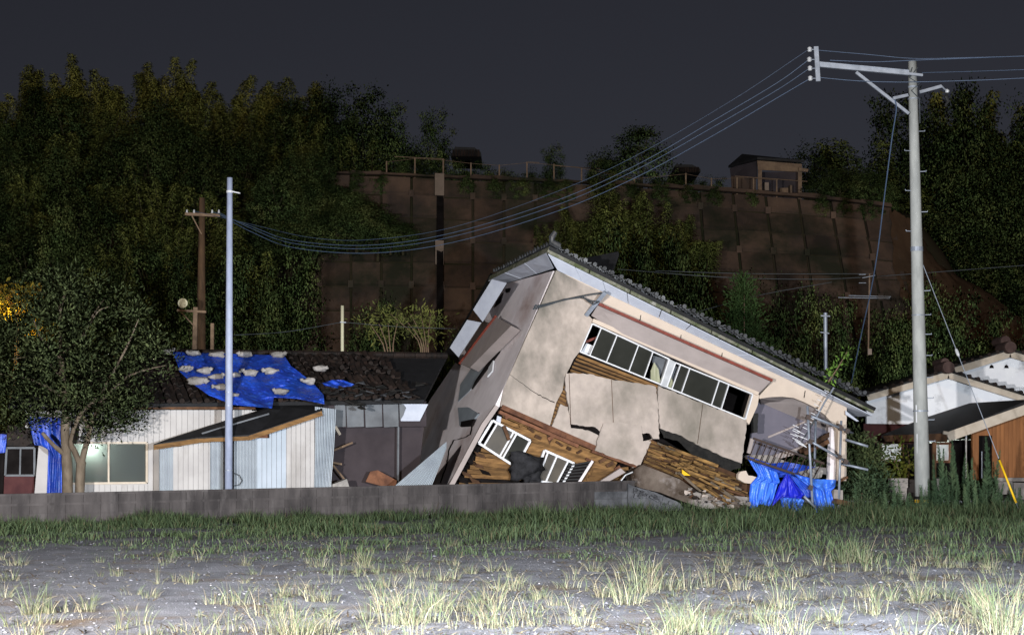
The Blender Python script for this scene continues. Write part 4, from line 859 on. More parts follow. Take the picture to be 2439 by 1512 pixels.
siding(612, 682, tl, base, 1.0, 'siding_blue', 11.6, ax); siding(682, 749, tl, base, 1.0, 'siding', 11.3, ax)
corr(749, 800, 1.06, 'corrugate', 'loose_sheet', 6, lambda u: 968 + (u - 749) * .12, lambda u: 1200, 748, 786, ax, wob=1.)
MB().prism([gp(770, 1158, .7), gp(800, 1150, .7), gp(826, 1140, .7), gp(832, 1160, .7), gp(828, 1190, .7), gp(768, 1190, .7)], GIN * .35).build('white_sack', 'sandbag', None, label='pale sack slumped at the foot of the loose striped sheet', cat='sack')
MB().tube([gp(*K5(660, 1240), 1.12), gp(*K5(700, 1260), 1.14), gp(*K5(722, 1300), 1.14), gp(*K5(700, 1335), 1.14), gp(*K5(650, 1345), 1.12)], .012, 6).build('hose_loop', 'wire_dark', None, label='loop of black cable right of the steel pole', cat='cable')
# --- open middle part of the low house
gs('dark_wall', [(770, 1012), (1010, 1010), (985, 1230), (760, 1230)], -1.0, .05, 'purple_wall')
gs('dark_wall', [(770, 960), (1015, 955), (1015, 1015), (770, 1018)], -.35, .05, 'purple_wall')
for a, c in ((1490, 1580), (1588, 1730), (1742, 1884), (1894, 2020)):
    gs('ceiling_sheet', [K5(a, 656), K5(c, 654), K5(c + 4, 852), K5(a + 8, 858)], -.25 + random.uniform(-.03, .03), .03, 'fibre_sheet')
gs('white_panel', [K5(2045, 662), K5(2270, 665), K5(2200, 806), K5(2042, 806)], -.2, .03, 'soffit')
gs('torn_panel', [K5(2030, 662), K5(2065, 668), K5(2086, 695), K5(2062, 760), K5(2035, 800)], -.16, .02, 'fibre_sheet')
MB().bar(gp(*K5(2022, 655), -.5), gp(*K5(2016, 1320), -.5), .045, .06, GN).build('post', 'fibre_sheet', lh)
MB().bar(gp(*K5(1495, 850), -.2), gp(*K5(1535, 920), -.2), .07, .06, GN).build('broken_post', 'barge', lh)
MB().prism([gp(*K5(x, y), -.2) for x, y in ((1750, 1310), (1790, 1225), (1850, 1215), (2010, 1300), (2000, 1345), (1880, 1345))], GIN * .05).build('brown_board', 'beam', None, label='fallen brown board lying in the dark opening', cat='board')
for (a, c, lb) in (((1470, 1150), (1550, 1165), 'short pale offcut in the dark opening'), ((1475, 1170), (1570, 1290), 'thin slanting stick in the dark opening'), ((1480, 1050), (1640, 985), 'thin stick pointing up in the dark opening')):
    MB().bar(gp(*K5(*a), -.4), gp(*K5(*c), -.4), .05, .05, GN).build('broken_stick', 'rust_post', None, label=lb, cat='stick')
# fallen corrugated sheet fanning out at the corner of the collapsed house
vs = []; N_ = 40
for k in range(7):
    t = k / 6
    for j in range(N_ + 1):
        s = j / N_; T = K1(335, 1212 + 40 * s); B = K1(20 + 225 * s, 1480)
        u = T[0] + (B[0] - T[0]) * t; v = T[1] + (B[1] - T[1]) * t
        vs.append(fp(u, v, .55 + .3 * t + (.03 if j % 4 in (1, 2) else -.02) * (.3 + t)))
MB().add(vs, [[k * 41 + j, k * 41 + j + 1, (k + 1) * 41 + j + 1, (k + 1) * 41 + j] for k in range(6) for j in range(N_)]).build('corrugated_sheet', 'corrugate', None, label='fallen pale corrugated sheet fanning out at the collapsed house corner', cat='sheet')

# ================================================================== poles behind the wall
def up(u, v0, v1, Y): a = P(u, v0, Y); c = P(u, v1, Y); return a, Vector((a.x, a.y, c.z))
sp = thing('steel_pole', P(544, 1235, 38.9), 'plain blue-grey steel pole standing behind the block wall', 'pole')
a, c = P(544, 1215, 38.9), P(547, 424, 38.9); MB().tube([a, a.lerp(c, .5), c], [.098, .09, .072], 16).build('shaft', 'steel_pole', sp, smooth=True)
for v in (938, 970, 1122): q = a.lerp(c, (1215 - v) / 791); MB().tube([q, q + Vector((0, 0, .02))], .102, 16).build('collar', 'galv', sp)
q = a.lerp(c, (1215 - 458) / 791); MB().tube([q - Vector((0, .0, .03)), q + Vector((0, 0, .03))], .085, 14).build('band', 'ceramic', sp); MB().bar(q + Vector((.07, -.05, 0)), q + Vector((.28, -.08, -.05)), .05, .03, (0, 0, 1)).build('bracket', 'ceramic', sp)
wp = thing('wooden_pole', P(480, 860, 52), 'weathered wooden utility pole behind the low tiled roof', 'pole')
a, c = P(478, 900, 52), P(481, 472, 52); MB().tube([a, c], [.17, .10], 10).build('shaft', 'wood_pole', wp, smooth=True)
MB().bar(P(441, 510, 51.85), P(524, 514, 51.85), .10, .09, (0, -1, 0)).build('crossarm', 'rust_post', wp)
MB().bar(P(457, 514, 51.8), P(480, 558, 51.8), .035, .03, (0, -1, 0)).build('brace', 'rust_post', wp)
for u in (445, 462, 505, 521): MB().tube([P(u, 508, 51.85), P(u, 500, 51.85)], [.04, .025], 8).build('insulator', 'ceramic', wp)
tv = thing('mast', P(465, 860, 47), 'short mast carrying a round pale disc on a crossbar', 'mast')
MB().bar(P(463, 860, 47), P(466, 732, 47), .13, .1, (0, -1, 0)).build('post', 'rust_post', tv)
MB().bar(P(422, 739, 46.9), P(491, 743, 46.9), .07, .07, (0, -1, 0)).build('crossbar', 'rust_post', tv)
MB().bar(P(432, 744, 46.9), P(462, 776, 46.9), .035, .03, (0, -1, 0)).build('brace', 'rust_post', tv)
MB().tube([P(435, 722, 46.8), P(435, 722, 46.8) + Vector((0, .06, 0))], [.15, .12], 20).build('round_disc', 'pale_paint', tv)
MB().bar(P(505, 860, 47.5), P(506, 770, 47.5), .1, .1, (0, -1, 0)).build('short_post', 'rust_post', None, label='short dark post right of the mast with the round disc', cat='post')
pp = thing('pale_post', P(815, 870, 50), 'slender pale cream post standing beyond the tiled roof', 'post')
MB().tube([P(815, 880, 50), P(815, 728, 50)], .055, 10).build('shaft', 'pale_paint', pp, smooth=True)
MB().bar(P(810, 767, 49.9), P(824, 768, 49.9), .03, .03, (0, -1, 0)).build('bracket', 'galv', pp)

# ================================================================== concrete utility pole at the right
def K7(x, y): return (1821.8 + x * .36751, 61.76 + y * .36751)
def K8(x, y): return (1945.3 + x * .32675, 741.1 + y * .32675)
YP = 44.5; CN = Vector((0, -1, 0))
def p7(x, y, dy=0.): return P(*K7(x, y), YP + dy)
up_ = thing('utility_pole', P(2197, 1222, YP), 'tall grey concrete utility pole with steel crossarm at right', 'utility pole')
pa, pb = P(2198, 1225, YP), P(2172, 148, YP)
MB().tube([pa.lerp(pb, t) for t in (0, .25, .5, .75, 1)], [.225, .200, .175, .150, .125], 24).build('shaft', 'pole_concrete', up_, smooth=True)
def pv(v): return pa.lerp(pb, (1225 - v) / 1077)
def pr(v): return .225 - .1 * (1225 - v) / 1077
MB().bar(p7(348, 252, -.2), p7(930, 306, -.2), .15, .1, CN).build('crossarm', 'galv', up_); MB().bar(p7(930, 312, -.22), p7(1020, 322, -.22), .07, .07, CN).build('crossarm_stub', 'galv', up_)
MB().bar(p7(328, 138, -.3), p7(342, 362, -.3), .13, .1, CN).build('end_post', 'galv', up_)
for x, y in ((288, 155), (286, 220), (290, 277), (292, 342)):
    MB().tube([p7(x + 35, y, -.32), p7(x + 12, y, -.32)], .015, 6).build('pin', 'galv', up_)
    a = p7(x, y, -.32); MB().tube([a + Vector((0, 0, -.07)), a + Vector((0, 0, -.03)), a + Vector((0, 0, 0)), a + Vector((0, 0, .03)), a + Vector((0, 0, .08))], [.04, .075, .045, .075, .03], 10).build('insulator', 'ceramic', up_, smooth=True)
MB().bar(p7(588, 302, -.28), p7(930, 570, -.24), .085, .06, CN).build('brace', 'galv', up_)
MB().bar(p7(828, 472, -.3), p7(925, 450, -.28), .085, .08, CN).build('lower_arm', 'galv', up_); MB().bar(p7(1000, 432, -.2), p7(1142, 393, -.2), .09, .08, CN).build('lower_arm', 'galv', up_)
MB().tube([p7(1142, 390, -.2), p7(1160, 410, -.2), p7(1186, 426, -.2)], .025, 6).build('hook', 'galv', up_); MB().tube([p7(1178, 436, -.2), p7(1172, 460, -.2), p7(1186, 490, -.2), p7(1164, 522, -.2)], [.03, .06, .055, .02], 8).build('loose_clamp', 'black_paint', up_)
MB().add(*blob(p7(1180, 424, -.2), .06, 3, 8, 6, .1)).build('insulator', 'ceramic', up_)
for v, w in ((212, .05), (240, .03), (606, .13), (759, .03), (985, .04)):
    q = pv(v); MB().tube([q, q + Vector((0, 0, w))], pr(v) + .012, 20).build('band', 'galv', up_)
for i, v in enumerate((318, 365, 415, 461, 512, 558, 700, 757, 803, 853, 905, 953, 1004, 1054)):
    s = 1 if i % 2 == 0 or v > 640 else -1; q = pv(v); MB().tube([q + Vector((s * pr(v) * .9, -.05, 0)), q + Vector((s * (pr(v) + .16), -.08, 0)), q + Vector((s * (pr(v) + .16), -.08, .035))], .013, 6).build('step_bolt', 'galv', up_)
for i, (dx, dy) in enumerate(((-.05, -.16), (.12, -.14), (-.16, -.05))):
    MB().tube([pv(165) + Vector((dx, dy, 0)), pv(190) + Vector((-.14, -.17, 0)), pv(205) + Vector((.15, -.16, 0)), pv(222) + Vector((-.1, -.2, 0)), pv(240) + Vector((.16, -.1, 0)), pv(300) + Vector((.15, -.12, 0))], .014, 5).build('tie_wire', 'wire_dark', up_)
for i, v in enumerate(range(1182, 1224, 8)):
    q = pv(v); MB().tube([q, q + Vector((0, 0, -.085))], pr(v) + .008, 22).build('warning_band', 'yellow' if i % 2 else 'black_paint', up_)
for v, w, h, s in ((988, .09, .13, .75), (1060, .03, .55, -.8), (990, .03, .5, -.85)):
    q = pv(v); MB().box(q + Vector((s * pr(v) * .9, -pr(v) * .62, 0)), (w, .02, h), Matrix.Rotation(R(50 * s), 3, 'Z')).build('label_plate', 'white_frame', up_)
# ------------------------------------------------------------------ wires
def cat(pts, n=10):
    p = [Vector(x) for x in pts]; p = [2 * p[0] - p[1]] + p + [2 * p[-1] - p[-2]]; out = []
    for i in range(1, len(p) - 2):
        for k in range(n):
            t = k / n; a, b_, c, d = p[i - 1:i + 3]
            out.append(.5 * ((2 * b_) + (c - a) * t + (2 * a - 5 * b_ + 4 * c - d) * t * t + (3 * b_ - a - 3 * c + d) * t ** 3))
    return out + [p[-2]]
def wire(pts, Y0, Y1, r, m, label, name='overhead_wire', group=None):
    u0, u1 = pts[0][0], pts[-1][0]
    key = (lambda u, v: (u - u0) / (u1 - u0)) if abs(u1 - u0) > 30 else (lambda u, v: (v - pts[0][1]) / (pts[-1][1] - pts[0][1]))
    return MB().tube(cat([P(u, v, Y0 + (Y1 - Y0) * key(u, v)) for u, v in pts]), r, 5).build(name, m, None, label=label, cat='wire', group=group)
GW = 'wires sagging from the utility pole to the wooden pole'
wire([(1930, 187), (1860, 228), (1700, 322), (1520, 420), (1330, 502), (1080, 577), (880, 603), (700, 590), (600, 553), (524, 512)], 44.2, 51.85, .011, 'wire', 'lowest of the four wires sagging across the hillside', group=GW)
wire([(1928, 163), (1850, 215), (1700, 302), (1520, 402), (1330, 487), (1080, 563), (880, 592), (700, 580), (600, 545), (521, 506)], 44.2, 51.85, .010, 'wire', 'second lowest of the four wires sagging across the hillside', group=GW)
wire([(1927, 142), (1850, 198), (1700, 287), (1520, 391), (1330, 476), (1080, 554), (880, 584), (700, 573), (600, 540), (505, 504)], 44.2, 51.85, .010, 'wire', 'second highest of the four wires sagging across the hillside', group=GW)
wire([(1926, 118), (1750, 235), (1520, 368), (1330, 455), (1080, 541), (880, 571), (740, 566), (600, 535), (462, 503)], 44.2, 51.85, .006, 'wire', 'thin topmost wire sagging across the hillside', group=GW)
wire([K7(345, 160), K7(650, 186), K7(960, 213), K7(1300, 208), K7(1720, 197)], 44.2, 43, .010, 'wire', 'top wire running right from the utility pole head')
wire([K7(420, 225), K7(700, 235), K7(960, 225), K7(1300, 212), K7(1720, 196)], 44.2, 43, .012, 'wire', 'thicker blue wire just under the top right wire')
wire([K7(345, 336), K7(600, 358), K7(900, 366), K7(1350, 355), K7(1720, 338)], 44.2, 43, .012, 'wire', 'lowest wire running right from the utility pole')
wire([K7(1015, 305), K7(1300, 298), K7(1720, 284)], 44.3, 43, .008, 'wire', 'faint middle wire running right from the utility pole')
MB().tube(cat([P(u, v, Y) for u, v, Y in ((2131, 238, 44.2), (2134, 262, 44.2), (2125, 320, 44.3), (2117, 380, 44.5), (2103, 490, 45), (2090, 595, 45.5), (2074, 690, 46.5), (2050, 800, 48), (2027, 912, 49.5))]), .017, 5).build('drop_cable', 'wire', None, label='blue drop cable hanging steeply from the brace to the roofs', cat='wire')
gw = thing('guy_wire', P(2424, 1212, 42), 'slanting guy wire with yellow guard right of the utility pole', 'guy wire')
g0, g1 = P(2198, 632, 44.4), P(2426, 1214, 42.2); gl = lambda v: g0.lerp(g1, (v - 632) / 582.)
MB().tube([g0, g1], .012, 5).build('strand', 'galv', gw)
MB().tube([gl(838), gl(842), gl(848), gl(854), gl(858)], [.02, .045, .05, .045, .02], 8).build('insulator', 'ceramic', gw, smooth=True)
MB().tube([gl(1101), gl(1198)], .03, 8).build('guard', 'yellow', gw, smooth=True)
MB().tube([gl(1098), gl(1101)], .03, 8).build('guard_cap', 'black_paint', gw)
wire([(1470, 641), (1700, 659), (1900, 665), (2060, 660), (2440, 632)], 58, 58, .014, 'wire_dark', 'faint far wire crossing behind the collapsed roof')
wire([(1560, 645), (1800, 652), (2075, 652)], 58, 58, .012, 'wire_dark', 'fainter upper far wire behind the collapsed roof')
wire([(1600, 760), (1800, 705), (1980, 672)], 58, 58, .012, 'wire_dark', 'faint far wire rising to the right behind the roof')
wire([(556, 798), (680, 790), (815, 767)], 48, 50, .010, 'wire_dark', 'thin wire from the steel pole to the pale post')
wire([(815, 767), (950, 778), (1085, 783)], 50, 50, .008, 'wire_dark', 'thin wire running right from the pale post')
# far post and antenna
fpst = thing('far_post', P(1965, 870, 58), 'thin grey post in the dark beyond the collapsed roof', 'post')
MB().tube([P(1966, 880, 58), P(1965, 745, 58)], .075, 8).build('shaft', 'galv', fpst)
MB().bar(P(1954, 752, 57.9), P(1976, 753, 57.9), .05, .05, CN).build('bracket', 'galv', fpst); MB().bar(P(1953, 791, 57.9), P(1974, 794, 57.9), .04, .04, CN).build('bracket', 'galv', fpst)
def K9(x, y): return (1883.5 + x * .20421, 555.8 + y * .20421)
an = thing('rooftop_antenna', P(2066, 840, 57), 'faint antenna with long horizontal rods in the dark beyond the roof', 'antenna')
MB().tube([P(*K9(900, 1420), 57), P(*K9(915, 470), 57)], .03, 6).build('mast', 'rust_post', an)
for a, c in (((670, 725), (1160, 738)), ((550, 748), (1150, 757)), ((790, 480), (870, 480)), ((790, 578), (872, 578)), ((830, 520), (980, 490))):
    MB().tube([P(*K9(*a), 56.9), P(*K9(*c), 56.9)], .016, 5).build('rod', 'galv', an)
MB().box(P(*K9(915, 1380), 56.8), (.14, .1, .22)).build('junction_box', 'plate', an)

# ================================================================== house at the right
rh = thing('gabled_house', P(2300, 1220, 52), 'intact house with white gables and timber porch at right', 'house')
def q8(x, y, Y): return P(*K8(x, y), Y)
def yw(name, pts, Y, th, m, parent=rh, **k): return MB().prism([q8(x, y, Y) for x, y in pts], (0, th, 0)).build(name, m, parent, **k)
yw('gable_wall', [(362, 650), (430, 632), (958, 478), (1540, 640), (1540, 835), (362, 818)], 53.4, .2, 'white_plaster')
yw('gable_wall', [(1050, 440), (1405, 338), (1560, 380), (1560, 620), (1300, 560)], 57, .2, 'white_plaster')
for x in (1273, 1381): yw('gable_vent', [(x - 14, 414), (x - 12, 398), (x, 388), (x + 11, 398), (x + 16, 414)], 56.95, .1, 'void')
for (a, c, Y, w) in (((366, 628), (955, 462), 52.7, .24), ((955, 462), (1560, 652), 52.7, .24), ((1005, 432), (1405, 308), 56.3, .27), ((1405, 308), (1560, 352), 56.3, .27)):
    MB().bar(q8(*a, Y), q8(*c, Y), w, .08, CN).build('bargeboard', 'barge', rh)
for (a, c, Y, h, w) in (((340, 617), (955, 438), 52.5, 14, 7), ((955, 438), (1580, 634), 52.5, 14, 7), ((980, 415), (1405, 284), 56.1, 14, 7), ((1405, 284), (1600, 338), 56.1, 14, 7)):
    MB().prism([q8(*a, Y), q8(*c, Y), q8(c[0], c[1] - h, Y), q8(a[0], a[1] - h, Y)], (0, w, 0)).build('roof_slab', 'dark_roof', rh)
    A, C = q8(a[0], a[1] - h, Y), q8(c[0], c[1] - h, Y); n = int((C - A).length / .3)
    for i in range(n):
        t = A.lerp(C, (i + .5) / n); MB().tube([t + Vector((0, -.04, .0)), t + Vector((0, .5, .0))], .07, 8).build('verge_tile', 'brown_tile', rh)
for x, y, Y, r in ((960, 408, 52.2, .22), (1412, 262, 55.9, .23), (1376, 215, 57.5, .2), (935, 372, 53.2, .16)):
    c = q8(x, y, Y); MB().tube([c, c + Vector((0, .12, 0)), c + Vector((0, 1.2, .02))], [r * .92, r, r * .85], 14).build('ridge_end_tile', 'rust_tile', rh)
MB().prism([q8(470, 900, 51.3), q8(945, 884, 49.5), q8(1560, 640, 49.5), q8(1115, 668, 53.2), q8(800, 770, 53.2)], (0, 0, -.1)).build('porch_roof', 'dark_roof', rh)
MB().prism([q8(478, 905, 51.2), q8(945, 888, 49.45), q8(950, 950, 49.45), q8(500, 950, 51.2)], (0, .15, 0)).build('porch_fascia', 'dark_wood', rh)
MB().bar(q8(950, 915, 49.4), q8(1560, 700, 49.4), .30, .1, CN).build('porch_bargeboard', 'barge', rh)
MB().tube([q8(918, 882, 49.35), q8(958, 890, 49.35)], .06, 8).build('gutter_end', 'barge', rh)
yw('brick_wall', [(340, 818), (760, 826), (760, 965), (470, 965), (340, 960)], 53.6, .1, 'brick_red')
yw('porch_back_wall', [(380, 940), (460, 940), (460, 1100), (622, 1100), (622, 960), (858, 960), (858, 1095), (968, 1095), (968, 940), (1160, 940), (1160, 1300), (380, 1300)], 53.8, .1, 'void')
for (x0, x1, y0, y1) in ((460, 622, 958, 1100), (858, 968, 962, 1095)):
    w = MB()
    c = [q8(x0, y0, 53.7), q8(x1, y0, 53.7), q8(x1, y1, 53.7), q8(x0, y1, 53.7)]
    for i in range(4): w.bar(c[i], c[(i + 1) % 4], .08, .08, CN)
    w = w.build('lit_window', 'beam', rh)
    MB().prism([c[0], c[1], c[2], c[3]], (0, .01, 0)).build('pane', 'lit_pane_white', w)
    l = bpy.data.lights.new('room_lamp_light', 'POINT'); l.energy = 230; l.color = (.92, .97, 1); l.shadow_soft_size = .1
    o = bpy.data.objects.new('room_lamp_light', l); COL.objects.link(o); o.location = q8(x0 + (x1 - x0) * .3, y0 + 15, 54.2)
    MB().tube([q8(x0 + 20, y0 + 2, 54.2), q8(x1 - 20, y0 + 2, 54.2)], .03, 8).build('room_lamp', 'lamp_glow', None, label='white tube lamp glowing in the %s lit window of the gabled house' % ('left' if x0 < 500 else 'right'), cat='lamp')
yw('room_back', [(380, 930), (1160, 930), (1160, 1300), (380, 1300)], 55.2, .1, 'room')
MB().bar(q8(1150, 1230, 50.2), q8(1150, 892, 50.2), .2, .18, CN).build('porch_post', 'plank_wall', rh)
yw('header', [(1128, 905), (1128, 868), (1280, 812), (1280, 905)], 50.15, .15, 'plank_wall')
MB().bar(q8(852, 1230, 51.0), q8(852, 955, 51.0), .12, .12, CN).build('porch_post', 'dark_wood', rh)
yw('door_opening', [(1170, 900), (1278, 900), (1278, 1215), (1170, 1215)], 50.9, .1, 'void')
MB().bar(q8(1200, 1215, 50.3), q8(1200, 1020, 50.3), .03, .04, CN).build('door_frame', 'galv', rh)
MB().bar(q8(1085, 1215, 50.3), q8(1085, 905, 50.3), .04, .06, CN).build('door_frame', 'alu', rh)
x = 1276
while x < 1560:
    w = 29; tp = lambda x: 940 - (x - 950) * .352
    yw('wall_plank', [(x + 1, tp(x)), (x + w - 1, tp(x + w)), (x + w - 1, 1210), (x + 1, 1210)], 50.1 + random.uniform(-.008, .008), .06, 'plank_wall'); x += w
yw('plank_backing', [(1276, 830), (1560, 735), (1560, 1208), (1276, 1208)], 50.2, .05, 'dark_wood')
yw('sill_beam', [(1300, 1212), (1560, 1212), (1560, 1238), (1300, 1238)], 49.9, .3, 'concrete')
for i, pts in enumerate((((1320, 1240), (1425, 1242), (1425, 1330), (1320, 1335)), ((1432, 1246), (1540, 1250), (1540, 1370), (1436, 1365)), ((1380, 1385), (1550, 1385), (1550, 1480), (1380, 1480)), ((1200, 1300), (1330, 1290), (1330, 1480), (1200, 1480)))):
    yw('foundation_block', pts, 49.3 - .1 * i, .4, 'concrete')
gpst = thing('gate_post', P(*K8(605, 1480), 46.5), 'squat weathered concrete gate post left of the utility pole', 'gate post')
for nm, pts, m, Y in (('cap', [(540, 1216), (662, 1216), (662, 1285), (545, 1288)], 'concrete', 46.3), ('shaft', [(552, 1288), (656, 1286), (650, 1380), (628, 1490), (548, 1490)], 'concrete', 46.4)):
    MB().prism([q8(x, y, Y) for x, y in pts], (0, .4, 0)).build(nm, m, gpst)
MB().prism([q8(x, y, 46.6) for x, y in ((660, 1225), (730, 1225), (730, 1480), (650, 1480))], (0, .3, 0)).build('side_wall', 'block', gpst)
MB().prism([q8(x, y, 47) for x, y in ((870, 1218), (912, 1218), (920, 1340), (885, 1340))], (0, .3, 0)).build('stone_post', 'concrete', None, label='pale stone post in the weeds right of the utility pole', cat='post')

# ================================================================== wreckage at the right end of the collapsed house
scf = thing('scaffolding', f2(1180, 1480, 1.2), 'grey scaffold of clamped steel pipes at the right end of the wreck', 'scaffold')
pipes = [((1078, 855, 1.3), (1107, 1420, 1.3)), ((1127, 900, .3), (1120, 1210, .3)), ((1275, 940, .9), (1258, 1500, .9)), ((1095, 912, 1.2), (1342, 1012, .8)), ((1105, 1065, 1.2), (1322, 1188, .8)), ((1300, 1050, .5), (1432, 1090, .9)), ((1275, 1190, .5), (1432, 1226, .9)), ((1058, 1380, 1.35), (1125, 1445, 1.35))]
for a, c in pipes: MB().tube([f2(*a), f2(*c)], .036, 10).build('pipe', 'galv', scf, smooth=True)
for x, y, o in ((1082, 920, 1.3), (1095, 1062, 1.3), (1272, 985, .88), (1262, 1150, .88), (1095, 1330, 1.3), (1310, 1000, .85), (1300, 1178, .85), (1265, 975, .85)):
    MB().box(f2(x, y, o + .04), (.12, .12, .13), Matrix.Rotation(R(25), 3, 'Y')).build('clamp', 'black_iron', scf)
ant = thing('tv_antenna', f2(1060, 1090, 1.1), 'bent television antenna with many short rods over the arch', 'antenna')
MB().tube([f2(1232, 748, .9), f2(1180, 830, 1.0), f2(1128, 925, 1.1)], .026, 8).build('mast', 'galv', ant)
MB().tube([f2(1128, 925, 1.1), f2(1090, 990, 1.15), f2(1045, 1060, 1.2)], .02, 6).build('boom', 'wire_dark', ant)
for x, y, l in ((1190, 768, 22), (1170, 790, 24), (1148, 822, 22), (1130, 850, 22), (1140, 880, 24), (1112, 900, 22), (1098, 925, 24), (1090, 945, 24), (1075, 965, 26), (1066, 985, 26), (1010, 972, 30), (1015, 995, 34), (1010, 1005, 32), (1000, 1025, 36), (1040, 1010, 34), (1028, 1030, 40), (1060, 1042, 36), (1015, 1052, 42), (1030, 1066, 44), (1040, 1076, 44), (1050, 1084, 40)):
    MB().bar(f2(x - l * .6, y - l * .28, 1.22), f2(x + l * .6, y + l * .28, 1.22), .016, .016, FN).build('rod', 'white_frame', ant)
ral = thing('balcony_railing', f2(880, 1250, .5), 'black iron balcony railing hanging askew above the blue tarps', 'railing')
T0, T1, B0, B1 = (762, 1043), (1175, 1190), (718, 1155), (1120, 1290)
MB().bar(f2(*T0, .5), f2(*T1, .7), .06, .05, FN).build('top_rail', 'black_iron', ral); MB().bar(f2(*B0, .55), f2(*B1, .75), .06, .05, FN).build('bottom_rail', 'black_iron', ral)
for i in range(13):
    t = (i + .6) / 13; MB().bar(f2(T0[0] + (T1[0] - T0[0]) * t, T0[1] + (T1[1] - T0[1]) * t, .5 + .2 * t), f2(B0[0] + (B1[0] - B0[0]) * t, B0[1] + (B1[1] - B0[1]) * t, .55 + .2 * t), .022, .022, FN).build('baluster', 'black_iron', ral)
surf2 = lambda base: (lambda u, v, o: fp(u, v, base + o))
drape('blue_tarp', [[K2(728, 1145), K2(860, 1190), K2(960, 1180), K2(1140, 1215)], [K2(745, 1190), K2(860, 1230), K2(1000, 1250), K2(1100, 1275)], [K2(770, 1230), K2(890, 1270), K2(980, 1270)]], surf2(.3), 'tarp', 'blue tarp strip behind the black railing', .07, 26, 14, seed=21)
drape('blue_tarp', [[K2(730, 1160), K2(800, 1200), K2(900, 1240)], [K2(790, 1260), K2(850, 1290), K2(920, 1300)], [K2(745, 1310), K2(820, 1300), K2(905, 1310)], [K2(738, 1370), K2(800, 1400), K2(880, 1400)], [K2(742, 1490), K2(800, 1425), K2(870, 1440)]], surf2(.62), 'tarp_light', 'pale blue torn tarp at the left of the tarp pile', .13, 30, 34, seed=22, folds=9)
drape('blue_tarp', [[K2(952, 1252), K2(968, 1252)], [K2(915, 1310), K2(1015, 1320)], [K2(890, 1375), K2(960, 1380), K2(1060, 1370)], [K2(870, 1440), K2(930, 1385), K2(1040, 1395)]], surf2(.92), 'tarp_deep', 'deep blue triangular tarp in the middle of the tarp pile', .08, 22, 24, seed=23)
drape('blue_tarp', [[K2(1000, 1250), K2(1120, 1280), K2(1245, 1284)], [K2(1030, 1280), K2(1130, 1320), K2(1240, 1325)], [K2(1100, 1330), K2(1160, 1350), K2(1215, 1350)], [K2(1105, 1400), K2(1170, 1420), K2(1240, 1440)], [K2(1130, 1485), K2(1190, 1490), K2(1262, 1505)]], surf2(.95), 'tarp_light', 'bright blue tarp sagging between the scaffold pipes', .15, 34, 36, seed=24, folds=6)
drape('blue_tarp', [[K2(920, 1390), K2(1000, 1380), K2(1060, 1400)], [K2(925, 1430), K2(990, 1410), K2(1050, 1430)], [K2(930, 1490), K2(955, 1440), K2(1030, 1490)]], surf2(.75), 'tarp_light', 'ragged pale blue tarp hem near the grass', .1, 20, 16, seed=25)
drape('blue_tarp', [[K2(975, 1258), K2(1030, 1275)], [K2(1020, 1320), K2(1110, 1345)], [K2(1060, 1380), K2(1110, 1400)]], surf2(.85), 'tarp', 'dark folded tarp between the deep blue triangle and the pipes', .06, 12, 14, seed=26)
drape('white_sheet', [[K2(1020, 1240), K2(1150, 1205)], [K2(1060, 1270), K2(1170, 1235)], [K2(1060, 1290), K2(1160, 1270)]], surf2(.5), 'sandbag', 'crumpled grey-white sheet behind the scaffold upright', .08, 14, 10, seed=27)
MB().prism([f2(x, y, .9) for x, y in ((1235, 1340), (1285, 1345), (1285, 1400), (1230, 1402))], FIN * .3).build('concrete_block', 'concrete', None, label='pale concrete block at the foot of the right scaffold upright', cat='block')
MB().bar(f2(1235, 1408, 1.0), f2(1312, 1425, 1.0), .14, .3, FN).build('rotten_board', 'dark_wood', None, label='dark rotten board under the pale concrete block', cat='board')
for a, c, lb in (((1030, 1120, -.4), (1240, 1000, -.4), 'dark rafter slanting across the arch opening'), ((1060, 1130, -.3), (1200, 1060, -.3), 'lower dark rafter in the arch opening'), ((1250, 1300, .6), (1310, 1268, .6), 'short dark stick poking out right of the scaffold')):
    MB().bar(f2(*a), f2(*c), .12 if a[0] < 1200 else .06, .08, FN).build('loose_rafter', 'dark_wood', None, label=lb, cat='rafter')
MB().bar(f2(755, 1045, .45), f2(735, 1130, .45), .1, .05, FN).build('white_batten', 'hood', None, label='pale splintered batten at the left end of the railing', cat='batten')
# ================================================================== hilltop: fence, shed, roofs
def K10(x, y): return (741.05 + x * .3292, 308.8 + y * .3292)
def K11(x, y): return (1358.6 + x * .3292, 277.9 + y * .3292)
fe = thing('hilltop_fence', P(1300, 440, 79), 'rusty post-and-rail fence along the top of the retaining wall', 'fence')
posts = [K10(545, 230) + (K10(545, 340)[1],), K10(750, 205) + (K10(750, 355)[1],), K10(955, 215) + (K10(955, 360)[1],), K10(1155, 240) + (K10(1155, 372)[1],), K10(1360, 255) + (K10(1360, 375)[1],), K10(1560, 235) + (K10(1560, 385)[1],), K10(1755, 250) + (K10(1755, 390)[1],), K10(1955, 275) + (K10(1955, 415)[1],), K10(2335, 350) + (K10(2335, 445)[1],),
         K11(460, 445) + (K11(460, 535)[1],), K11(833, 410) + (K11(833, 540)[1],), K11(1018, 445) + (K11(1018, 560)[1],), K11(1203, 440) + (K11(1203, 570)[1],), K11(1322, 440) + (K11(1322, 572)[1],), K11(1490, 455) + (K11(1490, 585)[1],)]
for u, v0, v1 in posts: MB().bar(P(u, v1 + 3, 78.6), P(u, v0, 78.6), .07, .06, CN).build('fence_post', 'rust_post', fe)
for i in range(len(posts) - 1): MB().bar(P(posts[i][0], posts[i][1] + 2, 78.55), P(posts[i + 1][0], posts[i + 1][1] + 2, 78.55), .014, .014, CN).build('wire_rail', 'rust_post', fe)
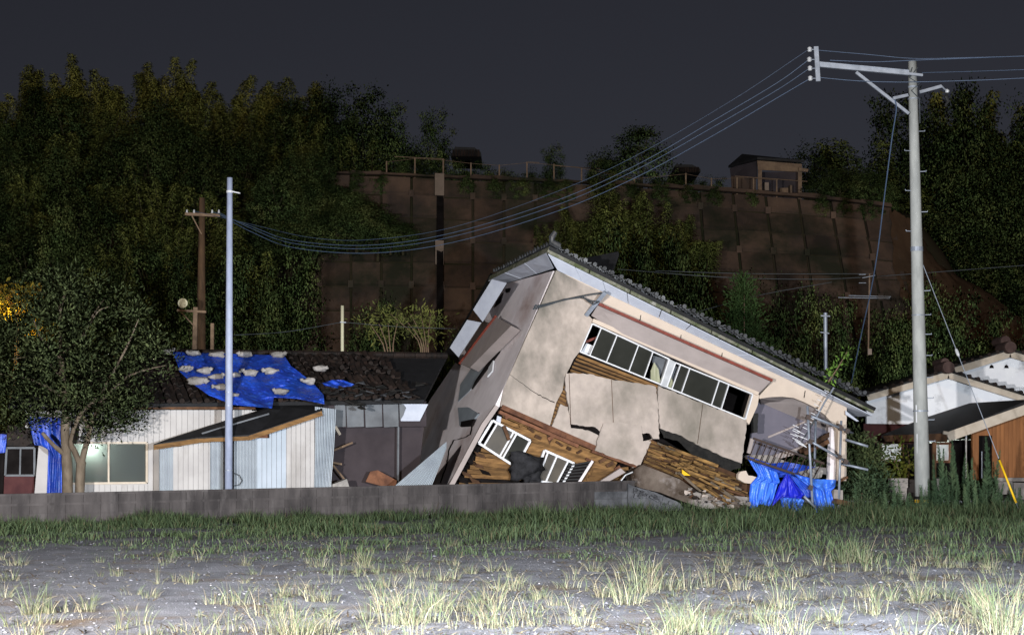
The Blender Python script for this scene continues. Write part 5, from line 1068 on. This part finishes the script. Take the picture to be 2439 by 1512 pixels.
for a, c in ((K10(600, 196), K10(960, 214)), (K10(1555, 236), K10(1650, 240)), (K10(1760, 262), K10(2085, 284)), (K10(1800, 378), K10(1950, 386)), (K11(0, 366), K11(205, 377)), (K11(0, 476), K11(80, 482)), (K11(1190, 432), K11(1480, 452)), (K11(1480, 452), K11(1712, 470))):
    MB().bar(P(*a, 78.5), P(*c, 78.5), .028, .028, CN).build('rail', 'rust_post', fe)
sh = thing('hilltop_shed', P(1860, 470, 81), 'small open shed with boarded front on the hilltop', 'shed')
def s11(x, y, Y): return P(*K11(x, y), Y)
MB().prism([s11(1350, 318, 80.4), s11(1672, 345, 80.4), s11(1672, 402, 80.4), s11(1355, 385, 80.4)], (0, .1, 0)).build('front_boarding', 'rust_post', sh)
MB().prism([s11(1150, 375, 82.5), s11(1345, 305, 80.6), s11(1345, 450, 80.6), s11(1160, 450, 82.5)], (.05, .1, 0)).build('side_wall', 'purple_wall', sh)
MB().prism([s11(1140, 372, 82.6), s11(1240, 286, 82.6), s11(1690, 332, 80.2), s11(1350, 310, 80.2)], (0, 0, .12)).build('roof', 'dark_roof', sh)
for x, y0, y1 in ((1368, 330, 590), (1657, 345, 600)): MB().bar(s11(x, y1, 80.5), s11(x, y0, 80.5), .2, .15, CN).build('post', 'rust_post', sh)
MB().prism([s11(1160, 430, 81.5), s11(1340, 430, 81.5), s11(1340, 580, 81.5), s11(1170, 580, 81.5)], (0, .1, 0)).build('lower_wall', 'retaining', sh)
MB().prism([s11(1370, 400, 82.5), s11(1650, 400, 82.5), s11(1650, 600, 82.5), s11(1370, 600, 82.5)], (0, .1, 0)).build('back_wall', 'purple_wall', sh)
MB().prism([s11(1650, 370, 80), s11(1720, 380, 80), s11(1715, 400, 80), s11(1650, 395, 80)], (0, .1, 0)).build('eave_board', 'rust_post', sh)
for i, (x, y, w, h) in enumerate(((1415, 510, 30, 60), (1540, 545, 60, 50), (1590, 530, 14, 60))):
    MB().box(s11(x, y, 81.5), (w * .0072, .4, h * .0072)).build('stored_box', 'rust_post' if i else 'plate', sh)
for nm, pts, Y, lb in (('tiled_roof', ((1010, 190), (1040, 125), (1180, 130), (1228, 165), (1228, 195)), 88, 'dark tiled roof showing over the hilltop at centre'), ('tiled_roof', (), 88, 'dark tiled roof right of the round hilltop tree')):
    c = [K10(*p) for p in pts] or [K11(*p) for p in ((740, 385), (760, 345), (880, 348), (940, 380), (940, 400), (740, 400))]
    t = thing(nm, P(*c[0], Y), lb, 'roof'); MB().prism([P(u, v, Y) for u, v in c], (0, 4, 0)).build('roof_slope', 'dark_roof', t)
    us_ = [q[0] for q in c]; y0 = min(q[1] for q in c) + 5; y1 = max(q[1] for q in c)
    for i in range(10):
        u = min(us_) + 6 + (max(us_) - min(us_) - 12) * i / 9; MB().bar(P(u, y0 + 3, Y - .1), P(u, y1, Y - .3), .12, .1, CN).build('tile_row', 'brown_tile', t)

# ================================================================== near tree at the left
rg = np.random.default_rng(5)
nt2 = thing('garden_tree', P(172, 1240, 37.4), 'leafy dark tree with forked trunk behind the block wall at left', 'tree')
def tp(u, v, dy=0.): return P(u, v, 37.4 + dy)
tk = MB(); 
tk.tube(cat([tp(161, 1240), tp(160, 1120), tp(155, 1040), tp(156, 975), tp(148, 900), tp(145, 850)], 4), [.13] * 6 + [.11] * 6 + [.08] * 8 + [.05], 9)
tk.tube(cat([tp(188, 1240, .1), tp(192, 1120, .1), tp(196, 1095, .1), tp(205, 1060, .1), tp(222, 1000, .2), tp(260, 930, .4)], 4), [.115] * 8 + [.075] * 6 + [.05] * 6 + [.035], 9)
tk.tube(cat([tp(192, 1110, .1), tp(178, 1075, 0), tp(168, 1050, -.1), tp(190, 990, -.3), tp(230, 950, -.5)], 4), [.07] * 8 + [.05] * 8 + [.03], 8)
tk.tube(cat([tp(158, 1085, 0), tp(128, 1060, -.2), tp(100, 1030, -.3)], 4), [.06] * 4 + [.05] * 4 + [.035], 8)
tk.build('trunk', 'bark', nt2, smooth=True)
limbs = [[(146, 860), (142, 780), (142, 730), (120, 705), (85, 690)], [(142, 740), (155, 700), (172, 680)], [(148, 840), (190, 810), (230, 745), (260, 730)], [(150, 900), (110, 860), (70, 850), (30, 855)], [(155, 950), (110, 920), (60, 900), (0, 890)], [(210, 1020), (180, 930), (200, 900), (235, 880)], [(235, 960), (300, 900), (350, 880), (395, 870)], [(240, 940), (300, 830), (330, 760)], [(147, 860), (120, 830), (95, 800), (80, 760)], [(200, 800), (215, 760), (250, 710)], [(160, 980), (210, 950), (260, 960), (330, 985)]]
for i, l in enumerate(limbs):
    dy = rg.uniform(-1.2, 1.2); n = len(l); p = cat([tp(u, v, dy * k / (n - 1)) for k, (u, v) in enumerate(l)], 4)
    MB().tube(p, list(np.linspace(.045, .008, len(p))), 6).build('limb', 'bark', nt2, smooth=True)
CC = []
ol = [(-30, 830), (20, 760), (50, 690), (90, 655), (140, 665), (180, 650), (230, 668), (290, 690), (340, 735), (375, 790), (405, 850), (390, 890), (350, 940), (330, 990), (270, 1020), (220, 1040), (150, 985), (60, 1010), (0, 1000), (-40, 930)]
from mathutils.geometry import intersect_point_tri_2d
def inside(u, v):
    c = False; j = len(ol) - 1
    for i in range(len(ol)):
        (xi, yi), (xj, yj) = ol[i], ol[j]
        if (yi > v) != (yj > v) and u < (xj - xi) * (v - yi) / (yj - yi) + xi: c = not c
        j = i
    return c
while len(CC) < 215:
    u, v = rg.uniform(-40, 405), rg.uniform(650, 1040)
    if inside(u, v):
        d = max(.1, 1 - ((u - 185) / 230) ** 2 - ((v - 840) / 200) ** 2) ** .5
        CC.append(tp(u, v, rg.uniform(-1, 1) * 2.0 * d))
for (u, v) in ol + [(300, 1010), (315, 1005), (130, 660), (345, 800), (380, 840), (60, 700)]: CC.append(tp(u, v, rg.uniform(-.6, .6)))
CC = np.array([list(c) for c in CC]); per = 120
C = (CC[:, None] + rg.standard_normal((len(CC), per, 3)) * np.array([.155, .17, .125])).reshape(-1, 3); n = len(C)
D = C - np.repeat(CC, per, 0); D += rg.normal(0, .08, (n, 3)); D[:, 2] += .10
v, q = leafquads(C, rg.uniform(.07, .14, n), rg.uniform(.025, .045, n), D, rg)
tl_ = wloc(nt2); obj_np('crown', soft(mesh_np('garden_tree_crown', v - np.array(tl_), q, m='leaf_tree'), np.repeat((C - np.repeat(CC, per, 0)) / .16 + (C - np.array(tp(185, 860))) * .3 + rg.normal(0, .6, (n, 3)), 4, 0)), nt2)
# amber-lit tree at the left edge, lit from below by an unseen lamp without a fixture
at_ = thing('amber_tree', P(20, 900, 46), 'tree lit orange by a hidden lamp at the left edge', 'tree')
cc = np.array([list(P(u, v, 46 + rg.uniform(-.8, .8))) for u, v in ((-20, 700), (0, 712), (5, 740), (20, 735), (35, 720), (50, 700), (65, 695), (45, 740), (95, 790))])
C = (cc[:, None] + rg.standard_normal((len(cc), 110, 3)) * np.array([.22, .22, .16])).reshape(-1, 3); n = len(C)
v, q = leafquads(C, rg.uniform(.1, .2, n), rg.uniform(.06, .12, n), rg.standard_normal((n, 3)), rg)
obj_np('crown', mesh_np('amber_crown', v - np.array(wloc(at_)), q, m='leaf_amber_lit'), at_)
MB().tube([P(30, 960, 46), P(40, 850, 46), P(40, 720, 46)], [.1, .08, .03], 7).build('trunk', 'bark', at_)
l = bpy.data.lights.new('hidden_lamp_light', 'POINT'); l.energy = 110; l.color = (1, .6, .12); l.shadow_soft_size = .1
o = bpy.data.objects.new('hidden_lamp_light', l); COL.objects.link(o); o.location = P(20, 770, 44.9)
# ------------------------------------------------------------------ shrubs, weeds near the houses
def small(name, cc, per, sp, L, Wd, m, label, cat='shrub', group=None, stems=None, base=None, upb=0., tn='stem'):
    cc = np.array([list(c) for c in cc]); base = Vector(base); t = thing(name, base, label, cat, group)
    C = (cc[:, None] + rg.standard_normal((len(cc), per, 3)) * sp).reshape(-1, 3); n = len(C); D = C - np.repeat(cc, per, 0) + rg.normal(0, sp * .6, (n, 3)); D[:, 2] += upb
    v, q = leafquads(C, rg.uniform(.7, 1.3, n) * L, rg.uniform(.7, 1.3, n) * Wd, D, rg)
    obj_np('foliage', mesh_np(name, v - np.array(base), q, m=m), t)
    for s in stems or []: MB().tube(cat_(s), list(np.linspace(.03, .01, len(cat_(s)))), 5).build(tn, 'rust_post', t)
    return t
def cat_(s): return cat(s, 3)
def cloud(u, v, ru, rv, Y, n, dy=.6): return [P(u + rg.uniform(-1, 1) * ru, v + rg.uniform(-1, 1) * rv, Y + rg.uniform(-dy, dy)) for _ in range(n)]
small('leafy_shrub', cloud(2152, 1105, 26, 32, 48.6, 16), 24, .16, .17, .07, 'leaf_bright', 'glossy yellow-green shrub left of the utility pole', base=P(2150, 1180, 48.6), stems=[[P(2150, 1180, 48.6), P(2140, 1120, 48.6), P(2120, 1070, 48.5)], [P(2155, 1180, 48.6), P(2165, 1110, 48.6), P(2160, 1060, 48.5)]])
small('dark_bush', cloud(2045, 1095, 38, 60, 47.5, 40, 1.0), 80, .2, .13, .06, 'leaf_tree', 'dark rounded bush between the wreck and the gabled house', base=P(2055, 1190, 47.5), stems=[[P(2055, 1200, 47.5), P(2055, 1100, 47.5), P(2060, 1050, 47.5)]])
small('dark_bush', cloud(1940, 1075, 60, 55, 47.2, 40, .8), 70, .22, .13, .06, 'leaf_tree', 'dark bush seen through the arch of the wreck', base=P(1940, 1190, 47.2), stems=[[P(1940, 1200, 47.2), P(1940, 1100, 47.2), P(1945, 1050, 47.2)]])
small('dark_bush', cloud(2050, 1175, 60, 35, 45.6, 30, .6), 70, .2, .14, .035, 'leaf_weed', 'low dark weeds between the scaffold and the gate post', base=P(2050, 1215, 45.6), stems=[[P(2050, 1220, 45.6), P(2052, 1180, 45.6), P(2056, 1160, 45.6)]])
small('vine_sprig', [f2(1205 + 105 * t, 700 - 160 * t, .5) for t in np.linspace(0, 1, 8)], 12, .06, .14, .05, 'leaf_vine', 'bright green vine sprig rising from the broken eave', base=f2(1200, 715, .5), stems=[[f2(1200, 715, .5), f2(1250, 640, .5), f2(1310, 540, .5)]])
small('bamboo_shrub', [P(u, v, 52) for u, v in ((905, 750), (925, 760), (950, 745), (975, 755), (1000, 745), (1025, 758), (1045, 765), (935, 790), (1015, 790), (880, 790), (1040, 800), (905, 800), (965, 770), (870, 770), (1010, 765), (990, 775))], 60, .17, .17, .045, 'leaf_olive', 'straggly shrub with bare yellow stems behind the low roof', base=P(1000, 870, 52),
      stems=[[P(1002 + k * 5, 870, 52), P(995 + k * 6, 810, 52), P(930 + k * 24, 748, 52)] for k in range(5)] + [[P(920 + k * 6, 868, 51.5), P(912 + k * 8, 820, 51.5), P(880 + k * 22, 770, 51.5)] for k in range(4)])
small('conifer', [P(1772 + rg.uniform(-1, 1) * (8 + 62 * t), 672 + 190 * t, 56 + rg.uniform(-.6, .6)) for t in np.repeat(np.linspace(0, 1, 26), 4)], 34, .17, .16, .045, 'leaf_conifer', 'pointed conifer rising behind the collapsed roof', 'tree', base=P(1772, 870, 56), stems=[[P(1772, 880, 56), P(1772, 800, 56), P(1772, 690, 56)]], upb=.08, tn='trunk')
# tall goldenrod weeds: three variants, copied
def weed(seed, h=1.6):
    r2 = np.random.default_rng(seed); n = 330; t = r2.uniform(.06, 1, n) ** .8; a = r2.uniform(0, 6.28, n); bend = r2.normal(0, .05, 2)
    c = np.stack([bend[0] * t ** 2 * h, bend[1] * t ** 2 * h, t * h], -1); L_ = (.17 * (1.12 - t) ** .6) * r2.uniform(.7, 1.2, n)
    d = np.stack([np.cos(a), np.sin(a), .55 + .9 * t], -1); v, q = leafquads(c, L_, L_ * .16, d, r2)
    st = MB().tube([(0, 0, -.1), (bend[0] * .25 * h, bend[1] * .25 * h, h * .5), (bend[0] * h, bend[1] * h, h)], [.012, .009, .004], 5)
    me = bpy.data.meshes.new('weed_stem'); me.from_pydata(st.v, [], st.f); me.materials.append(MATS['leaf_weed'])
    return mesh_np('weed_leaves', v, q, m='leaf_weed'), me
WD = [weed(s) for s in (1, 2, 3)]
ws = [(2222, 1082), (2235, 1068), (2247, 1055), (2262, 1048), (2272, 1070), (2283, 1092), (2292, 1078), (2302, 1100), (2312, 1090), (2345, 1040), (2352, 1052), (2360, 1070), (2338, 1065), (2368, 1100), (2228, 1120), (2250, 1110), (2275, 1130), (2300, 1130), (2325, 1120), (2350, 1110), (2380, 1140), (2398, 1150), (2240, 1150), (2265, 1155), (2318, 1150), (2295, 1160), (2336, 1145), (2412, 1165), (2105, 1165), (2090, 1175), (2036, 1150), (2212, 1140), (2218, 1170), (2372, 1165), (2430, 1160)] + [(float(rg.uniform(2085, 2440)), float(rg.uniform(1135, 1195))) for _ in range(30)] + [(2172, 1172), (2183, 1190), (2208, 1176), (2216, 1158), (2192, 1198)]
for i, (u, v) in enumerate(ws):
    Y = (43.4 if i < 35 else 42.2) + (i % 7) * .28; top = P(u, v, Y); cr, st = WD[i % 3]
    t = thing('tall_weed', (top.x, top.y, 0), 'tall leafy green weed growing beside the utility pole', 'weed', 'tall weeds around the utility pole')
    s = max(top.z, .4) / 1.6; t.scale = (max(.8, s), max(.8, s), s); t.rotation_euler = (rg.normal(0, .05), rg.normal(0, .05), rg.uniform(0, 6)); obj_np('leaves', cr, t); obj_np('stem', st, t)

# ================================================================== grasses of the field
def blades(pos, h, lean, ang, wid, cb, ct, droop=.25):
    n = len(pos); d = np.stack([np.cos(ang), np.sin(ang), np.zeros(n)], -1)
    sd = np.stack([-np.sin(ang), np.cos(ang), np.zeros(n)], -1); a2 = rng.uniform(0, np.pi, n); sd = np.stack([np.cos(a2), np.sin(a2), np.zeros(n)], -1)
    lv = []; cl = []
    for k, t in enumerate((0, .35, .7, 1.)):
        p = pos + d * (lean * h * (t ** 1.7))[:, None] + np.array([0, 0, 1.]) * (h * (t - droop * lean * t ** 2.6))[:, None]
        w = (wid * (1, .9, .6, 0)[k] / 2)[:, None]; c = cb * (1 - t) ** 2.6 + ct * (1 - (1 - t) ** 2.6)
        if k < 3: lv += [p - sd * w, p + sd * w]; cl += [c, c]
        else: lv += [p]; cl += [c]
    V = np.stack(lv, 1).reshape(-1, 3); Cc = np.stack(cl, 1).reshape(-1, 3); o = (np.arange(n) * 7)[:, None]
    Q = np.concatenate([o + np.array([0, 1, 3, 2]), o + np.array([2, 3, 5, 4])]); T = o + np.array([4, 5, 6]); return V, Q, T, Cc
class Bunch:
    def __init__(s): s.V = []; s.Q = []; s.T = []; s.C = []; s.n = 0
    def add(s, V, Q, T, C): s.V.append(V); s.Q.append(Q + s.n); s.T.append(T + s.n); s.C.append(C); s.n += len(V)
    def mesh(s, name): return mesh_np(name, np.concatenate(s.V), np.concatenate(s.Q), np.concatenate(s.T), 'grass', np.concatenate(s.C))
STRAW = np.array([.15, .13, .085]); STRAW2 = np.array([.07, .054, .034]); GREEN = np.array([.026, .042, .018]); GREEN2 = np.array([.058, .084, .036]); PALE = np.array([.24, .232, .165])
def tuft(B, x, y, h, n, spread, green, flat=.5):
    r = rng.random(n) ** .6 * spread; a = rng.uniform(0, 6.28, n); pos = np.stack([x + r * np.cos(a), y + r * np.sin(a), np.zeros(n)], -1); pos[:, 2] = gz(pos[:, 0], pos[:, 1]) - .01
    hh = h * rng.uniform(.3, 1.15, n) ** 1.15; lean = np.abs(rng.normal(.22, .38, n)) + r / spread * flat * .8; lean = np.clip(lean, .02, 1.3)
    f = rng.random((n, 1)); g = (rng.random((n, 1)) < green * .7 + .25)
    cb = PALE * f + STRAW * (1 - f); ct = np.where(g, GREEN * f + GREEN2 * (1 - f), STRAW * f + STRAW2 * (1 - f)); cb = np.where(g, cb * .6 + GREEN2 * .4, cb)
    fl = rng.random(n) < .3; hh = np.where(fl, hh * .35, hh); lean = np.where(fl, rng.uniform(1.4, 3.4, n), lean); ct = np.where(fl[:, None], STRAW2 * .8 + STRAW * .3 * f, ct); g = g & ~fl[:, None]
    B.add(*blades(pos, hh, lean, a + rng.normal(0, .5, n), rng.uniform(.003, .007, n) * (1 + y / 60), cb, ct, .3))
CLUMPS = [(690, 1512, 165, .8, .5), (610, 1512, 120, .6, .3), (745, 1500, 140, .5, .4), (650, 1470, 120, .5, .3), (745, 1432, 100, .3, .4), (700, 1420, 90, .3, .3), (990, 1485, 190, .8, .45), (1035, 1455, 150, .5, .35), (960, 1440, 110, .4, .3), (1160, 1478, 110, .4, .2), (1130, 1450, 90, .3, .3), (1300, 1425, 85, .3, .35), (1215, 1405, 90, .4, .2), (1245, 1490, 130, .5, .45), (1375, 1488, 110, .5, .3), (1330, 1440, 60, .3, .3), (1440, 1420, 110, .5, .3), (1500, 1440, 140, .6, .4), (1560, 1410, 160, .6, .5), (1620, 1400, 150, .5, .4), (1660, 1512, 190, .9, .75), (1590, 1500, 130, .6, .3), (1720, 1345, 85, .5, .5), (1740, 1490, 110, .5, .35), (1790, 1490, 140, .5, .4), (1850, 1450, 140, .5, .3), (1885, 1505, 150, .7, .3), (1930, 1430, 90, .4, .35), (2020, 1340, 120, .9, .8), (2075, 1360, 80, .5, .6), (2115, 1465, 135, .4, .3), (2000, 1475, 90, .4, .25), (2060, 1420, 70, .3, .3), (2190, 1430, 90, .4, .3), (2250, 1480, 120, .6, .2), (2385, 1512, 260, .9, .6), (2425, 1490, 240, .8, .55), (2330, 1470, 170, .6, .4), (2300, 1440, 120, .6, .3), (80, 1462, 125, .35, .9), (60, 1490, 70, .6, .5), (140, 1512, 70, .5, .4), (310, 1418, 60, .5, .7), (460, 1388, 60, .3, .5), (185, 1455, 80, .4, .5), (270, 1370, 60, .3, .4), (30, 1380, 60, .5, .5), (860, 1335, 60, .5, .8), (530, 1435, 75, .4, .6), (520, 1470, 40, .6, .4), (400, 1512, 60, .6, .3), (1470, 1360, 60, .5, .4), (1190, 1360, 50, .4, .4), (1060, 1300, 45, .5, .6), (2230, 1350, 70, .6, .5), (2150, 1310, 60, .6, .7), (1900, 1370, 80, .5, .5), (1800, 1380, 80, .5, .4), (1830, 1310, 60, .6, .7)]
lab = {0: 'broad bright clump of dry grass at the bottom left of centre', 6: 'large pale clump of dry grass at the bottom centre', 20: 'vivid green-tipped grass clump at the bottom right of centre', 35: 'tallest grass clump at the bottom right corner', 39: 'dark green grass tuft standing alone at the left', 28: 'wide bushy grass clump in the shade at right'}
DG = Bunch()
for i, (u, v, hpx, sp_, g) in enumerate(CLUMPS):
    p = PG(u, v); h = .76 * hpx * p.y / FPX; sp_ = sp_ * .6
    nb_ = int(44 + 150 * sp_)
    if i in lab:
        B = Bunch(); [tuft(B, p.x + rng.normal(0, sp_ * .3), p.y + rng.normal(0, sp_ * .35), h * rng.uniform(.7, 1.05), int(nb_ * .5), sp_ * .4, g) for _ in range(4)]; o = obj_np('grass_clump', B.mesh('grass_clump'), label=lab[i], cat='grass')
    else:
        for k in range(3): tuft(DG, p.x + rng.normal(0, sp_ * .45), p.y + rng.normal(0, sp_ * .5), h * rng.uniform(.6, 1), nb_ // 3, sp_ * .4, g)
for k in range(190):                         # upright tufts filling the right and near part of the field
    y = 12.9 + 11 * rng.random() ** 1.2; x = rng.uniform(-.12, .36) * y if rng.random() < .8 else rng.uniform(-.36, .0) * y
    tuft(DG, x, y, rng.uniform(.10, .24) + .26 * rng.random() ** 3, int(rng.integers(12, 50)), rng.uniform(.04, .2), rng.uniform(.25, .75), .5)
for k in range(420):                         # scattered small tufts, thicker towards the right and the camera
    y = rng.uniform(12.6, 30); x = rng.uniform(-.36, .36) * y
    wgt = (.28 + .72 * np.clip((x / y + .2) / .4, 0, 1)) * (.55 if y > 21 else 1)
    if rng.random() > wgt: continue
    tuft(DG, x + rng.normal(0, .2), y, rng.uniform(.06, .24), int(rng.integers(6, 22)), rng.uniform(.03, .14), rng.uniform(.15, .7), .8)
obj_np('dry_grass', DG.mesh('dry_grass'), label='scattered tufts of dry pale grass over the gravel field', cat='grass', kind='stuff')
# dead straw lying flat
n = 17000; y = 12.4 + 19 * rng.random(n) ** 1.3; x = rng.uniform(-.37, .37, n) * y; keep = rng.random(n) < (.25 + .75 * np.clip((x / y + .25) / .4, 0, 1)); cl = np.sin(x * 1.7 + 2 * np.sin(y * .9)) * np.sin(y * 1.3 + x) > -.25; k = keep & cl; x, y = x[k], y[k]; n = len(x)
pos = np.stack([x, y, gz(x, y) + .008], -1); f = rng.random((n, 1)); c = np.where(f > .6, STRAW, np.array([.045, .032, .02]))
LB_ = Bunch(); LB_.add(*blades(pos, rng.uniform(.02, .07, n), rng.uniform(2.5, 7, n), rng.uniform(0, 6.28, n), rng.uniform(.010, .022, n), c, c * .8, .1)); 
obj_np('straw_litter', LB_.mesh('straw_litter'), label='dead straw littering the gravel between the tufts', cat='straw', kind='stuff')
# green verge in front of the wall and across to the utility pole
def wall_y(x): return WA.y + (x - WA.x) * (WB.y - WA.y) / (WB.x - WA.x)
VG = Bunch()
n = 85000; x = rng.uniform(-14.5, 17.5, n); ym = np.where(x < WB.x, wall_y(np.minimum(x, WB.x)) - .1, 45.8); d = rng.random(n) ** 1.25
y = ym - d * (ym - 23.5 - 1.5 * np.sin(x * .6) - 1.2 * np.sin(x * 1.7 + 2)); pz = np.sin(x * 1.3 + 1.7 * np.sin(y * .7)) * np.sin(y * .9 + 1.1 * np.sin(x * .5)) + .5 * np.sin(x * 3.1 - y * 2.3)
ok = (np.abs(x / y) < .40) & (rng.random(n) < np.clip(.95 + .8 * pz, .18, 1)) & (rng.random(n) < np.where(d > .55, .45 + .4 * np.sin(x * 2.1 + y) * np.sin(y * 1.4 - x), 1)); x, y, d = x[ok], y[ok], d[ok]; n = len(x)
hgt = rng.uniform(.05, .17, n) * (1.35 - .8 * d) * (1 + .75 * np.sin(x * .8 + 1) * np.sin(y * .9) + .5 * np.sin(x * 2.7) * np.sin(y * 1.9 + 1) + .9 * np.clip((x + 3) / 8, 0, 1)); f = rng.random((n, 1)); dry = rng.random((n, 1)) < .06
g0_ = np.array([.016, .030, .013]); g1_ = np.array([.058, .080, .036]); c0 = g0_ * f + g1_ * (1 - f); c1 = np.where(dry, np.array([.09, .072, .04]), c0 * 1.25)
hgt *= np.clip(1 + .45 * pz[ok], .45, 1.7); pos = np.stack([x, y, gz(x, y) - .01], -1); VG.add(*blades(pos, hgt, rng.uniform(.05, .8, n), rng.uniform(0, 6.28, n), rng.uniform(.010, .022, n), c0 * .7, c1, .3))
for k in range(130):                          # taller weeds against the wall
    x0 = rng.uniform(-12, 16); y0 = (wall_y(x0) if x0 < WB.x else 45) - rng.uniform(.2, 3.2); n = 34; r = rng.random(n) * .22; a = rng.uniform(0, 6.28, n)
    pos = np.stack([x0 + r * np.cos(a), y0 + r * np.sin(a), np.zeros(n)], -1); f = rng.random((n, 1)); c0 = g0_ * f + g1_ * (1 - f); H = rng.uniform(.15, .36) * (1.5 if x0 > 0 else 1)
    VG.add(*blades(pos, H * rng.uniform(.5, 1.1, n), rng.uniform(.05, .7, n), a, rng.uniform(.012, .024, n), c0 * .7, c0 * 1.3, .3))
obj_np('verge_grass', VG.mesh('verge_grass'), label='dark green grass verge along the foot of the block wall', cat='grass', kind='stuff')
# stones
n = 420; y = 12.5 + 16 * rng.random(n) ** 1.4; x = rng.uniform(-.36, .36, n) * y; s = rng.uniform(.006, .022, n); base_ = np.array([[1, 0, 0], [-1, 0, 0], [0, 1, 0], [0, -1, 0], [0, 0, .6], [0, 0, -.4]], float)
V = (base_[None] * (s[:, None, None] * rng.uniform(.6, 1.4, (n, 6, 1))) + np.stack([x, y, gz(x, y) + .004], -1)[:, None]).reshape(-1, 3); o = (np.arange(n) * 6)[:, None, None]
T = (o + np.array([[0, 2, 4], [2, 1, 4], [1, 3, 4], [3, 0, 4], [2, 0, 5], [1, 2, 5], [3, 1, 5], [0, 3, 5]])).reshape(-1, 3)
obj_np('gravel_stones', mesh_np('gravel_stones', V, None, T, 'stone'), label='small loose stones scattered over the field', cat='stones', kind='stuff')
# clods of soil
n = 7000; y = 12.4 + 17 * rng.random(n) ** 1.3; x = rng.uniform(-.37, .37, n) * y; s = rng.uniform(.006, .02, n) * (1 + (rng.random(n) < .06) * 1.2)
V = (base_[None] * (s[:, None, None] * rng.uniform(.5, 1.5, (n, 6, 1))) + np.stack([x, y, gz(x, y)], -1)[:, None]).reshape(-1, 3); o = (np.arange(n) * 6)[:, None, None]
T = (o + np.array([[0, 2, 4], [2, 1, 4], [1, 3, 4], [3, 0, 4], [2, 0, 5], [1, 2, 5], [3, 1, 5], [0, 3, 5]])).reshape(-1, 3)
obj_np('soil_clods', mesh_np('soil_clods', V, None, T, 'clod'), label='small grey clods strewn over the bare field', cat='soil', kind='stuff')
